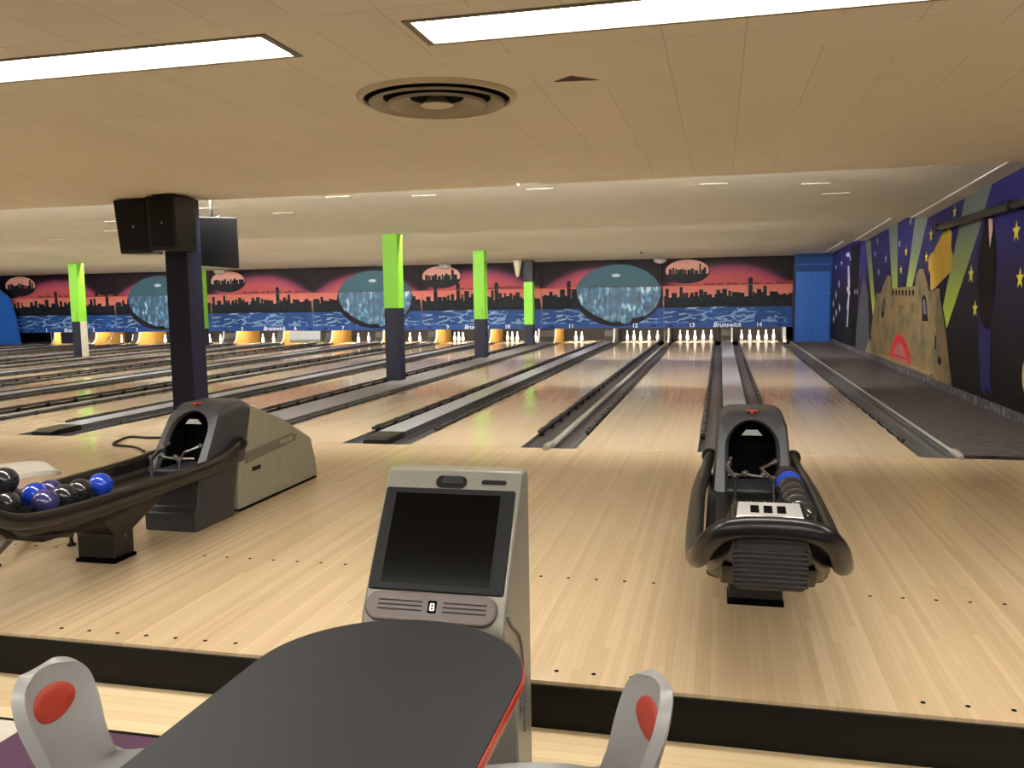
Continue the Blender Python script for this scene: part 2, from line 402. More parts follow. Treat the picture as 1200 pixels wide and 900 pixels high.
box(bm, LEFT_X, -3.52-13*T-2*T, REAR_Y, -5.042, LOW_Z-0.1, LOW_Z, 2)
struct('floor', bm, [M['tile_white'], M['tile_purple'], M['tile_navy']])
# carpeted floor beside lane 14 and beside lane 1
bm = bmesh.new(); box(bm, HL+0.33, WALL_X, 0.02, BACK_Y, -0.16, 0.025)
struct('floor', bm, M['carpet'])
bm = bmesh.new(); box(bm, LEFT_X, LANE_X[1]-HL-0.3, 0.0, BACK_Y, -0.16, 0.025)
struct('floor', bm, M['carpet'])
bm = bmesh.new(); box(bm, LEFT_X, WALL_X, 0.0, BACK_Y, -0.3, -0.165)
struct('floor', bm, M['void'])
# walls
bm = bmesh.new(); box(bm, WALL_X, WALL_X+0.15, 0.0, BACK_Y, -0.3, 2.8)
wall_right = struct('wall_right', bm, M['night'])
bm = bmesh.new(); box(bm, HALL_X, HALL_X+0.15, REAR_Y, 0.15, -0.3, 2.8); struct('wall_east', bm, M['wall_plain'])
bm = bmesh.new(); box(bm, WALL_X+0.15, HALL_X, 0.0, 0.15, -0.3, 2.8); struct('wall_front', bm, M['wall_plain'])
bm = bmesh.new(); box(bm, LEFT_X-0.15, LEFT_X, REAR_Y, BACK_Y, -0.3, 2.8); struct('wall_left', bm, M['navy'])
bm = bmesh.new(); box(bm, LEFT_X-0.15, WALL_X+0.15, BACK_Y, BACK_Y+0.15, -0.3, 2.8); struct('wall_back', bm, M['deck_back'])
bm = bmesh.new(); box(bm, LEFT_X-0.15, HALL_X+0.15, REAR_Y-0.15, REAR_Y, -0.3, 2.8); struct('wall_rear', bm, M['wall_plain'])
bm = bmesh.new(); box(bm, WALL_X-0.014, WALL_X, 0.02, 17.3, 0.02, 0.125); struct('baseboard_right', bm, M['baseboard'])
# ceilings: flat over the approach, then three sloping sections stepping up behind each lip
def holes_ceiling():
    bm = bmesh.new()
    t = 0.05
    fix = [(0.78, 3.22), (-2.235-0.0, 0.205), (-5.24, -2.80), (-8.25, -5.81), (-11.26, -8.82), (-14.27, -11.83), (-17.28, -14.84), (-20.29, -17.85), (-23.30, -20.86)]
    return bm, fix
bm, FIX = holes_ceiling()
FY0, FY1 = -4.41, -4.09
box(bm, LEFT_X, HALL_X, REAR_Y, FY0, NEAR_Z, NEAR_Z+0.05)
# strip with the fixture openings
xs = sorted(FIX)
x = LEFT_X
for a, b in xs:
    box(bm, x, a, FY0, FY1, NEAR_Z, NEAR_Z+0.05); x = b
box(bm, x, HALL_X, FY0, FY1, NEAR_Z, NEAR_Z+0.05)
# missing tile slot at the front lip
HX0, HX1 = -2.90, -2.66
box(bm, WALL_X, HALL_X, FY1, 0.0, NEAR_Z, NEAR_Z+0.05); box(bm, LEFT_X, WALL_X, FY1, 0.30, NEAR_Z, NEAR_Z+0.05)
box(bm, LEFT_X, HX0, 0.30, EDGE_Y, NEAR_Z, NEAR_Z+0.05); box(bm, HX1, WALL_X, 0.30, EDGE_Y, NEAR_Z, NEAR_Z+0.05)
ceiling = struct('ceiling', bm, M['ceil_near'])
bm = bmesh.new(); box(bm, HX0-0.02, HX1+0.02, 0.28, EDGE_Y-0.01, NEAR_Z+0.052, NEAR_Z+0.07)
struct('ceiling', bm, M['void'])
for i, (y0, z0, y1, z1) in enumerate(SEC):
    bm = bmesh.new(); prism(bm, [(y0-0.06, z0+0.003), (y1, z1), (y1, z1+0.04), (y0-0.06, z0+0.043)], LEFT_X, WALL_X)
    struct('ceiling', bm, M['ceil_far'])
    lip = NEAR_Z+0.05 if i == 0 else SEC[i-1][3]+0.002
    bm = bmesh.new(); box(bm, LEFT_X, WALL_X, y0-0.035, y0-0.015, lip, z0+0.004)
    struct('ceiling', bm, M['ceil_far'])
    # thin white trim running along the ceiling beside the right wall
    bm = bmesh.new(); prism(bm, [(y0, z0-0.014), (y1, z1-0.014), (y1, z1-0.001), (y0, z0-0.001)], 1.61, 1.635)
    struct('trim_3', bm, M['white_trim'])
# worn, sagging tile edges catching the light
random.seed(11)
bm = bmesh.new()
for (px, py) in [(-0.55, 1.5), (-0.52, 1.62), (-0.2, 2.6), (-1.3, 2.3), (-1.8, 1.7), (-4.6, 2.2), (-5.6, 2.0), (-6.9, 3.1), (-7.6, 2.4), (-9.6, 3.2), (-3.2, 2.1), (-2.3, 1.2), (-10.4, 4.2), (-12.1, 5.0), (0.1, 3.4)]:
    z = SEC[0][1]+(SEC[0][3]-SEC[0][1])*(py-SEC[0][0])/(SEC[0][2]-SEC[0][0])
    prism(bm, [(py, z-0.001), (py, z-0.009), (py+0.10, z-0.005)], px, px+0.3, 'x')
mesh_obj('sagging_tile_edges', bm, M['ceil_far'], ceiling)
# a torn triangular hole in the near ceiling
bm = bmesh.new(); prism(bm, [(-1.86, -3.33), (-1.64, -3.30), (-1.76, -3.42)], NEAR_Z-0.002, NEAR_Z-0.0004, 'z')
mesh_obj('torn_tile', bm, P('torn_tile', (70, 48, 30), 0.9), ceiling)
# ceiling void above so that nothing leaks in
bm = bmesh.new(); box(bm, LEFT_X-0.15, HALL_X+0.15, REAR_Y-0.15, BACK_Y+0.15, 2.8, 2.9); struct('ceiling', bm, M['void'])

# fluorescent fixtures
side = ['second', 'third', 'fourth', 'fifth', 'sixth', 'seventh']
for k, (a, b) in enumerate(FIX):
    lab = {0: 'long fluorescent ceiling light furthest to the right, beyond the photo', 1: 'long fluorescent ceiling light on the right, nearer the round vent', 2: 'long fluorescent ceiling light on the left, cut by the left edge of the photo'}.get(k, 'long fluorescent ceiling light further left, beyond the photo')
    t = empty('ceiling_light', ((a+b)/2, (FY0+FY1)/2, NEAR_Z), 0, lab, 'ceiling light', 'fluorescent lights in a row over the approach')
    hw = (b-a)/2; hd = (FY1-FY0)/2
    bm = bmesh.new()
    box(bm, -hw, hw, -hd, -hd+0.02, -0.006, 0.03); box(bm, -hw, hw, hd-0.02, hd, -0.006, 0.03)
    box(bm, -hw, -hw+0.03, -hd+0.02, hd-0.02, -0.006, 0.03); box(bm, hw-0.03, hw, -hd+0.02, hd-0.02, -0.006, 0.03)
    box(bm, -hw, hw, -hd, hd, 0.06, 0.07)
    mesh_obj('frame', bm, M['frame_metal'], t)
    bm = bmesh.new(); box(bm, -hw+0.03, hw-0.03, -hd+0.02, hd-0.02, 0.004, 0.012); mesh_obj('diffuser', bm, M['fixture'], t)
# more rows over the seats, behind the viewer
for k in range(8):
    a = -0.0-3.01*(k % 4)+1.6
    t = empty('ceiling_light', (a+1.22, -7.2 if k < 4 else -10.0, NEAR_Z-0.03), 0, 'long fluorescent ceiling light behind the seats', 'ceiling light', 'fluorescent lights behind the seats')
    bm = bmesh.new(); box(bm, -1.22, 1.22, -0.16, 0.16, 0.012, 0.03); mesh_obj('frame', bm, M['frame_metal'], t)
    bm = bmesh.new(); box(bm, -1.2, 1.2, -0.14, 0.14, 0.0, 0.012); mesh_obj('diffuser', bm, M['fixture'], t)
# fluorescent tubes hidden in the ceiling steps
for i, (y0, z0, y1, z1) in enumerate(SEC):
    zt = (NEAR_Z if i == 0 else SEC[i-1][3])+0.085
    n = 0; x = -25.0
    while x < WALL_X-1.3:
        bm = bmesh.new(); tube(bm, [(x, y0+0.03, zt), (x+1.2, y0+0.03, zt)], 0.016, 8)
        tag(mesh_obj('cove_light', bm, M['cove'], smooth=True), 'bare fluorescent tube hidden behind a ceiling step', 'light tube', 'tubes hidden in the ceiling steps')
        x += 1.52

# round ceiling vent
t = empty('ceiling_vent', (-2.50, -3.19, NEAR_Z), 0, 'round concentric metal air vent in the ceiling', 'air vent')
bm = bmesh.new(); lathe(bm, [(0.376, -0.003), (0.380, -0.020), (0.400, -0.020), (0.415, -0.004), (0.415, 0.0)], 64); mesh_obj('outer_ring', bm, M['ring'], t, smooth=True)
bm = bmesh.new(); loft(bm, [[(r*math.cos(2*PI*k/64), r*math.sin(2*PI*k/64), z) for k in range(64)] for r, z in ((0.352, -0.030), (0.345, -0.042), (0.282, -0.010), (0.278, -0.006), (0.34, -0.036))], caps=False); mesh_obj('cone', bm, M['vent_cone'], t, smooth=True)
bm = bmesh.new(); loft(bm, [[(r*math.cos(2*PI*k/64), r*math.sin(2*PI*k/64), z) for k in range(64)] for r, z in ((0.258, -0.034), (0.250, -0.048), (0.142, -0.010), (0.138, -0.006), (0.245, -0.042))], caps=False); mesh_obj('cone', bm, M['vent_cone'], t, smooth=True)
bm = bmesh.new(); lathe(bm, [(0.001, -0.05), (0.07, -0.048), (0.085, -0.042), (0.05, -0.012), (0.045, -0.0)], 40); mesh_obj('centre_cone', bm, M['ring'], t, smooth=True)
bm = bmesh.new(); lathe(bm, [(0.378, -0.0045), (0.378, -0.0005)], 48); mesh_obj('vent_shade_disc', bm, M['void'], t)  # flat black disc: shade between the cones put into colour, no opening above

# ------------------------------------------------------------ right wall mural (paint on wall_right) and wall trims
def wp(pts, mat, name, d=0.001, parent=wall_right):
    bm = bmesh.new()
    A = [bm.verts.new((WALL_X-d, y, z)) for y, z in pts]; f = bm.faces.new(A)
    e = bmesh.ops.extrude_face_region(bm, geom=[f]); vv = [g for g in e['geom'] if isinstance(g, bmesh.types.BMVert)]
    for v in vv: v.co.x -= 0.001
    bmesh.ops.triangulate(bm, faces=[q for q in bm.faces if len(q.verts) > 4])
    bmesh.ops.recalc_face_normals(bm, faces=bm.faces)
    return mesh_obj(name, bm, mat, parent)
for pts in ([(11.87, 2.40), (11.26, 2.40), (10.58, 1.14), (10.77, 0.89)], [(9.33, 2.52), (8.53, 2.54), (8.38, 1.40), (8.85, 1.40)],
            [(7.1, 2.54), (6.17, 2.54), (7.25, 1.40), (7.68, 1.40)], [(4.3, 2.50), (3.2, 2.55), (3.69, 2.01), (4.99, 0.86), (5.23, 1.14)]):
    wp(pts, M['beam'], 'painted_beam', 0.001)
wp([(13.9, 2.40), (12.52, 2.40), (12.74, 1.59), (12.8, 0.13), (13.71, 0.13)], M['black_paint'], 'painted_tower', 0.001)
wp([(12.95, 0.13), (12.85, 0.6), (12.51, 1.25), (12.06, 1.72), (11.4, 1.34), (11.16, 0.54), (11.19, 0.13)], M['tower_grey'], 'painted_tower', 0.003)
wp([(5.19, 2.23), (4.88, 2.12), (4.89, 1.92), (4.78, 1.81), (4.85, 1.61), (5.83, 1.37), (5.96, 1.37), (6.0, 1.61), (6.13, 1.66), (6.16, 1.82), (6.01, 1.89), (5.86, 1.91)], M['flag_yellow'], 'painted_flag', 0.003)
wp([(5.19, 2.235), (4.96, 2.15), (5.10, 2.12), (5.44, 2.1)], M['flag_green'], 'painted_flag_corner', 0.005)
wp([(11.6, 0.125), (10.92, 0.55), (10.48, 1.33), (9.9, 1.33), (9.66, 1.5), (9.34, 1.65), (9.04, 1.64), (8.91, 1.42), (6.98, 1.44), (6.94, 1.61), (6.71, 1.7), (6.45, 1.68), (6.15, 1.46), (6.06, 1.36), (5.7, 1.36), (5.65, 1.39), (5.42, 1.39), (5.4, 1.29), (5.01, 0.8), (4.61, 0.125)], M['castle'], 'painted_castle', 0.005)
bm = bmesh.new()
for k in range(7):
    y = 8.72-k*0.27; box(bm, WALL_X-0.009, WALL_X-0.006, y-0.06, y+0.06, 1.30, 1.38)
mesh_obj('painted_battlement', bm, M['castle_dark'], wall_right)
wp([(8.95, 1.295), (6.99, 1.30), (6.99, 1.28), (8.95, 1.275)], M['castle_line'], 'painted_line', 0.007)
for pts in ([(9.54, 1.26), (9.76, 1.13), (9.83, 0.89), (9.59, 0.89), (9.44, 1.13)], [(6.4, 1.31), (6.49, 1.25), (6.42, 0.92), (6.03, 0.92), (6.1, 1.04), (6.22, 1.27)],
            [(5.60, 0.74), (5.52, 0.74), (5.50, 0.54), (5.58, 0.54)], [(5.40, 0.46), (5.2, 0.45), (5.2, 0.35), (5.40, 0.36)], [(11.05, 0.5), (10.85, 0.48), (10.85, 0.40), (11.05, 0.41)]):
    wp(pts, M['castle_dark'], 'painted_window', 0.007)
wp([(9.58, 1.2), (9.66, 1.13), (9.66, 1.0), (9.53, 1.0), (9.5, 1.13)], M['castle_lilac'], 'painted_window', 0.009)
wp([(6.36, 1.25), (6.42, 1.2), (6.34, 1.02), (6.14, 1.02), (6.17, 1.1), (6.25, 1.22)], M['castle_lilac'], 'painted_window', 0.009)
for y, z, h in ((7.13, 1.10, 0.09), (7.94, 1.10, 0.03), (7.92, 0.87, 0.04), (8.8, 1.09, 0.035)):
    wp([(y+0.09*math.cos(a), z+h*math.sin(a)) for a in [2*PI*i/10 for i in range(10)]], M['castle_line'], 'painted_window', 0.007)
outer = [(8.83, 0.15), (8.83, 0.3), (8.6, 0.48), (8.35, 0.61), (8.05, 0.66), (7.7, 0.60), (7.4, 0.48), (7.21, 0.36), (7.13, 0.15)]
wp(outer, M['gate_red'], 'painted_gate', 0.007)
for a in (0.0,):
    wp([(8.6, 0.15), (8.6, 0.3), (8.3, 0.45), (8.02, 0.5), (7.7, 0.45), (7.4, 0.3), (7.38, 0.15)], M['gate_pale'], 'painted_gate_opening', 0.009)
    bm = bmesh.new()
    for k in range(5): box(bm, WALL_X-0.013, WALL_X-0.011, 7.5+k*0.22, 7.56+k*0.22, 0.15, 0.47)
    box(bm, WALL_X-0.013, WALL_X-0.011, 7.4, 8.58, 0.26, 0.29)
    mesh_obj('painted_gate_bars', bm, M['gate_red'], wall_right)
# wooden ledge under the castle
bm = bmesh.new(); prism(bm, [(WALL_X-0.05, 0.165), (WALL_X-0.001, 0.165), (WALL_X-0.001, 0.20), (WALL_X-0.05, 0.19)], 5.64, 10.2, 'y')
tag(mesh_obj('wall_ledge', bm, P('ledge_wood', (132, 116, 84), 0.5)), 'narrow wooden ledge fixed to the wall under the painted castle', 'ledge')
def star(y, z, ry, rz, mat):
    pts = []
    for i in range(10):
        a = PI/2+i*PI/5; k = 1 if i % 2 == 0 else 0.42
        pts.append((y+ry*k*math.cos(a), z+rz*k*math.sin(a)))
    wp(pts, mat, 'painted_star', 0.003)
for y, z, s in ((2.31, 1.95, 0.12), (2.14, 1.47, 0.115), (3.91, 1.55, 0.12), (3.69, 1.14, 0.11), (6.04, 2.16, 0.115), (6.29, 1.85, 0.09), (4.77, 2.37, 0.09), (2.9, 2.35, 0.0)):
    if s: star(y, z, s*1.05, s, M['star'])
for y, z, s in ((9.53, 1.96, 0.09), (10.23, 1.73, 0.08), (10.67, 2.1, 0.08), (10.44, 2.34, 0.08), (8.12, 1.72, 0.085), (7.74, 2.0, 0.085), (8.3, 2.16, 0.075), (7.46, 2.46, 0.07), (13.21, 1.37, 0.08), (12.87, 1.37, 0.08)):
    star(y, z, s*1.5, s, M['star_pale'] if s < 0.085 or y > 9 else M['star'])
wp([(3.59, 1.46), (3.12, 1.46), (3.02, 0.79), (3.0, 0.32), (2.86, 0.2), (3.15, 0.26), (3.2, 0.14), (3.36, 0.28), (3.38, 0.38), (3.5, 0.77)], M['streak'], 'painted_robe', 0.003)
wp([(3.42, 2.18), (3.12, 2.2), (2.92, 1.73), (2.95, 1.30), (3.12, 0.9), (3.45, 1.0), (3.62, 1.46), (3.6, 1.8)], M['black_paint'], 'painted_cloak', 0.005)
wp([(3.27, 2.16), (3.12, 2.15), (3.10, 2.02), (3.18, 1.83), (3.22, 1.95)], M['pink_paint'], 'painted_hand', 0.007)
wp([(1.62+0.33*math.cos(a), 0.52+0.27*math.sin(a)) for a in [2*PI*i/28 for i in range(28)]], M['moon'], 'painted_moon', 0.005)
wp([(14.75, 2.24), (14.55, 2.30), (14.21, 2.29), (13.92, 2.12), (14.0, 2.08), (14.2, 2.2), (14.5, 2.2)], M['figure'], 'painted_figure', 0.005)
wp([(14.4, 1.98), (14.16, 1.98), (13.98, 1.58), (14.02, 1.40), (13.89, 1.34), (14.05, 1.25), (14.19, 0.55), (14.42, 0.54), (14.28, 0.91), (14.41, 1.01), (14.2, 1.3), (14.55, 1.45), (14.30, 1.5)], M['figure'], 'painted_figure', 0.005)
for y, z in ((15.89, 1.57), (16.44, 1.3), (16.97, 1.06), (15.74, 0.98), (16.31, 0.83), (16.84, 0.66), (16.59, 2.01), (15.49, 2.09)):
    s = 0.11 if z < 1.7 else 0.06
    wp([(y-0.16, z), (y, z-s), (y+0.16, z), (y, z+s)], M['figure'], 'painted_lit_window', 0.005)
# black screen tube mounted high on the wall
t = empty('screen_tube', (WALL_X-0.10, 3.0, 2.2), 0, 'long black tube fixed high along the painted right wall', 'tube')
bm = bmesh.new(); tube(bm, [(0, -2.6, 0), (0, 2.2, 0)], 0.045, 14); mesh_obj('roller_case', bm, M['black'], t, smooth=True)
bm = bmesh.new(); box(bm, -0.052, 0.098, 2.10, 2.16, -0.05, 0.05); mesh_obj('bracket', bm, M['black_soft'], t, bevel=0.008)
bm = bmesh.new(); box(bm, -0.052, 0.098, -0.9, -0.84, -0.05, 0.05); mesh_obj('bracket', bm, M['black_soft'], t, bevel=0.008)
# blue double door panel right of the masking units
t = empty('utility_door', (1.38, 17.4, 0.025), 0, 'blue double door beside lane 14 at the far right corner', 'door')
for k, (a, b) in enumerate(((-0.44, 0.0), (0.004, 0.44))):
    bm = bmesh.new(); box(bm, a, b, 0, 0.04, 0, 1.92); mesh_obj('door_leaf', bm, M['door_blue'], t, bevel=0.004)
bm = bmesh.new(); box(bm, -0.47, -0.44, 0, 0.05, 0, 1.93); box(bm, 0.44, 0.485, 0, 0.05, 0, 1.93); mesh_obj('door_frame', bm, M['blue_dark'], t)
bm = bmesh.new(); lathe(bm, [(0.018, 0), (0.022, 0.02), (0.012, 0.03)], 12, (0.41, 0, 1.32)); mesh_obj('latch', bm, M['silver'], t, smooth=True)
bm = bmesh.new(); box(bm, 0.90, WALL_X, 17.3, 17.5, 1.96, 2.42); struct('wall_header', bm, M['blue_dark'])
bm = bmesh.new(); box(bm, 0.90, WALL_X, 17.29, 17.3, 2.12, 2.14); struct('trim_4', bm, M['door_blue'])
# slanted blue panel at the far left end
bm = bmesh.new(); prism(bm, [(-25.55, 0.025), (-24.62, 0.025), (-24.75, 1.0), (-24.95, 1.65), (-25.5, 2.05)], 17.55, 17.62, 'y')
tag(mesh_obj('blue_partition', bm, M['door_blue'], bevel=0.01), 'slanted blue partition at the far left end of the lanes', 'partition')

# ------------------------------------------------------------ masking units over the pins
UNITS = [(-2.66, 0.90, 'oval', (13, 14), -2.0), (-6.26, -2.66, 'globe', (11, 12), -3.99), (-10.05, -6.26, 'oval', (9, 10), -9.65),
         (-13.72, -10.05, 'globe', (7, 8), -11.6), (-17.35, -13.72, 'oval', (5, 6), -16.89), (-21.0, -17.35, 'globe', (3, 4), -19.25), (-25.5, -21.0, 'oval', (1, 2), -24.75)]
NUM_X = {14: 0.0, 13: -1.86, 12: -3.49, 11: -5.38, 10: -7.33, 9: -9.22, 7: -12.7, 6: -14.35, 5: -16.25, 4: -18.4, 3: -20.2, 2: -21.9, 1: -23.8, 8: -10.95}
def band(bm, x0, x1, z0, z1, d, mi=0): box(bm, x0, x1, -d-0.002, -d, z0, z1, mi)
for ui, (x0, x1, typ, lanes, fx) in enumerate(UNITS):
    xc = (x0+x1)/2; hw = (x1-x0)/2; random.seed(20 + (ui % 2)*7)
    t = empty('masking_unit', (xc, MASK_Y, 0), 0, 'painted panel over lanes %d and %d, sunset skyline with %s' % (lanes[0], lanes[1], 'large globe' if typ == 'globe' else 'small oval'), 'masking panel', 'painted masking panels over the pins')
    bm = bmesh.new(); box(bm, -hw+0.004, hw-0.004, 0, 0.05, 0.42, 1.62); mesh_obj('lower_panel', bm, M['sky_low'], t)
    bm = bmesh.new(); prism(bm, [(-0.012, 1.63), (0.04, 1.63), (0.04, 2.43), (-0.012, 2.43)], -hw+0.004, hw-0.004, 'x'); mesh_obj('upper_panel', bm, M['sky_top'], t)
    bm = bmesh.new(); band(bm, -hw+0.006, hw-0.006, 0.56, 1.02, 0.0); mesh_obj('painted_water', bm, M['water'], t)
    bm = bmesh.new()
    for k in range(15):
        sx = random.uniform(-hw+0.1, hw-0.5); sz = random.uniform(0.60, 0.98); L = random.uniform(0.15, 0.5); th = random.uniform(0.004, 0.012); dz = random.uniform(-0.05, 0.05)
        A = [(sx, sz), (sx+L*0.5, sz+dz*0.4-th), (sx+L, sz+dz), (sx+L*0.5, sz+dz*0.7+th)]
        prism(bm, A, -0.0045, -0.0025, 'y')
    mesh_obj('painted_ripples', bm, M['water_line'], t)
    bm = bmesh.new(); box(bm, -hw+0.004, hw-0.004, -0.012, 0, 0.42, 0.562); mesh_obj('bottom_band', bm, M['mask_blue'], t, bevel=0.003)
    bm = bmesh.new()
    x = -hw+0.01; pts = [(x, 1.0)]
    while x < hw-0.06:
        pts.append((x, 1.28+random.random()*0.14)); x += random.uniform(0.05, 0.16); x = min(x, hw-0.01); pts.append((x, pts[-1][1]))
    pts.append((hw-0.01, 1.0)); xx = None
    prism(bm, pts, -0.0045, -0.002, 'y'); mesh_obj('painted_bank', bm, M['bank'], t)
    bm = bmesh.new(); x = -hw+0.05
    while x < hw-0.25:
        w = random.uniform(0.05, 0.16); h = 1.42+random.random()**2*0.17
        if random.random() < 0.10: h = 1.66; w = 0.12
        if random.random() < 0.8: prism(bm, [(x, 1.1), (x+w, 1.1), (x+w, min(h, 1.615)), (x, min(h, 1.615))], -0.0075, -0.0055, 'y')
        if h > 1.62: prism(bm, [(x, 1.632), (x+w, 1.632), (x+w, 1.80), (x+w*0.5, 1.84), (x, 1.79)], -0.018, -0.013, 'y')
        x += w+random.uniform(0.0, 0.10)
    box(bm, -hw+0.05, hw-0.1, -0.0074, -0.0056, 1.10, 1.16)
    mesh_obj('painted_skyline', bm, M['city'], t)
    bm = bmesh.new(); x = -hw*0.35
    while x < hw*0.9:
        w = random.uniform(0.08, 0.3); prism(bm, [(x, 1.632), (x+w, 1.632), (x+w, 1.66+random.random()*0.07), (x, 1.66+random.random()*0.07)], -0.0165, -0.013, 'y'); x += w+random.uniform(0, 0.12)
    mesh_obj('painted_far_skyline', bm, M['ghost'], t)
    lx = fx-xc
    if typ == 'globe':
        rx, rz, cz = 1.27, 0.90, 1.375
        def arc(a0, a1, kx=1, kz=1, dx=0, dz=0, n=40): return [(lx+dx+rx*kx*math.cos(a0+(a1-a0)*i/n), cz+dz+rz*kz*math.sin(a0+(a1-a0)*i/n)) for i in range(n+1)]
        s = math.asin((1.632-cz)/rz)
        bm = bmesh.new(); prism(bm, arc(s, PI-s), -0.024, -0.019, 'y'); g = mesh_obj('painted_globe', bm, M['globe_top'], t)
        s = math.asin((1.618-cz)/rz)
        bm = bmesh.new(); prism(bm, arc(PI-s, 2*PI+s), -0.018, -0.013, 'y'); mesh_obj('painted_globe_base', bm, M['bank'], t)
        bm = bmesh.new(); prism(bm, [(lx+dx, z) for dx, z in ((-1.22, 1.615), (1.22, 1.615), (1.24, 1.4), (1.19, 1.2), (1.10, 1.02), (0.95, 0.86), (0.75, 0.76), (0.62, 0.74), (0.40, 0.70), (0.36, 0.58), (0.2, 0.53), (0.05, 0.62), (-0.2, 0.60), (-0.4, 0.68), (-0.62, 0.78), (-0.85, 0.92), (-1.05, 1.08), (-1.18, 1.3))], -0.022, -0.0185, 'y')
        mesh_obj('painted_globe_city', bm, M['globe_low'], t)
        bm = bmesh.new(); lpts = [(lx-0.05+0.13*math.cos(a), 1.96+0.05*math.sin(a)) for a in [2*PI*i/16 for i in range(16)]]; prism(bm, lpts, -0.027, -0.0245, 'y'); mesh_obj('painted_glint', bm, M['globe_glint'], t)
    else:
        lx = max(lx, -hw+0.66)
        def ell(k, z0=-9): return [(lx+0.64*k*math.cos(a), max(2.03+0.345*k*math.sin(a), z0)) for a in [2*PI*i/40 for i in range(40)]]
        bm = bmesh.new(); prism(bm, ell(1.0), -0.020, -0.013, 'y'); mesh_obj('painted_oval_rim', bm, M['bank'], t)
        bm = bmesh.new(); prism(bm, [(lx+0.61*math.cos(a), 2.05+0.315*math.sin(a)) for a in [PI*-0.10+PI*1.2*i/30 for i in range(31)]], -0.023, -0.0205, 'y'); mesh_obj('painted_oval_sky', bm, M['oval_sky'], t)
        bm = bmesh.new(); x = -0.52
        while x < 0.5:
            w = random.uniform(0.05, 0.11); zt = 2.05+random.random()*0.10
            if 0.3 < x < 0.4: zt = 2.24
            prism(bm, [(lx+x, 1.92), (lx+x+w, 1.92), (lx+x+w, zt), (lx+x, zt)], -0.0255, -0.0235, 'y'); x += w*random.uniform(0.9, 1.3)
        mesh_obj('painted_oval_city', bm, M['city'], t)
        text_mesh('Brunswick', 0.185, M['writing'], ((-0.88 if 13 in lanes else (-8.30 if 9 in lanes else (-15.1 if 5 in lanes else -22.7)))-xc, -0.016, 0.436), t, 'lettering', shear=0.25, bold=0.002)
    for n in lanes:
        bm = bmesh.new(); tube(bm, [(max(LANE_X[n]-xc-0.5, -hw+0.02), 0.2, 0.56), (min(LANE_X[n]-xc+0.5, hw-0.02), 0.2, 0.56)], 0.016, 8); mesh_obj('pin_light', bm, M['deck_tube'], t, smooth=True)
        bm = bmesh.new(); box(bm, max(LANE_X[n]-xc-0.52, -hw+0.01), min(LANE_X[n]-xc+0.52, hw-0.01), 0.05, 0.24, 0.585, 0.60); mesh_obj('light_shelf', bm, M['void'], t)
        text_mesh(str(n), 0.165, M['writing'], (NUM_X[n]-xc, -0.016, 0.440), t, 'lane_number', bold=0.002)
        bm = bmesh.new(); dx = NUM_X[n]-xc+(0.55 if n % 2 == 0 else -0.6); dx = max(-hw+0.1, min(hw-0.1, dx)); box(bm, dx-0.07, dx+0.07, -0.014, -0.011, 0.46, 0.50); mesh_obj('indicator_slot', bm, M['bank'], t)
bm = bmesh.new(); box(bm, 0.915, 0.94, MASK_Y-0.03, MASK_Y+0.05, 0.0, 2.4)
tag(mesh_obj('end_post', bm, M['rail_black']), 'thin dark post at the right end of the masking panels', 'post')

# ------------------------------------------------------------ lanes
gaps = []
order = list(range(14, 0, -1))
for n in order:
    c = LANE_X[n]
    bm = bmesh.new(); box(bm, -HL, HL, 0.004, 19.4, -0.06, 0.0)
    for k in range(-3, 4):       # targeting arrows
        y = 4.66-abs(k)*0.155; xx = k*0.1365
        poly(bm, [(xx-0.014, y-0.07, 0.0006), (xx+0.014, y-0.07, 0.0006), (xx, y+0.07, 0.0006)], 1)
    for k in (-1, 1):
        for q in (0.09, 0.22, 0.35): lathe(bm, [(0.007, 0.0), (0.007, 0.0008)], 8, (k*q, 2.1, 0), 1)
    o = mesh_obj('bowling_lane', bm, [M['lane'], P('arrow_%d' % n, (120, 86, 56), 0.4)] if n == 14 else [M['lane'], bpy.data.materials['arrow_14']])
    o.location = (c, 0, 0)
    tag(o, 'polished wooden bowling lane running under number %d' % n, 'bowling lane', 'bowling lanes side by side')
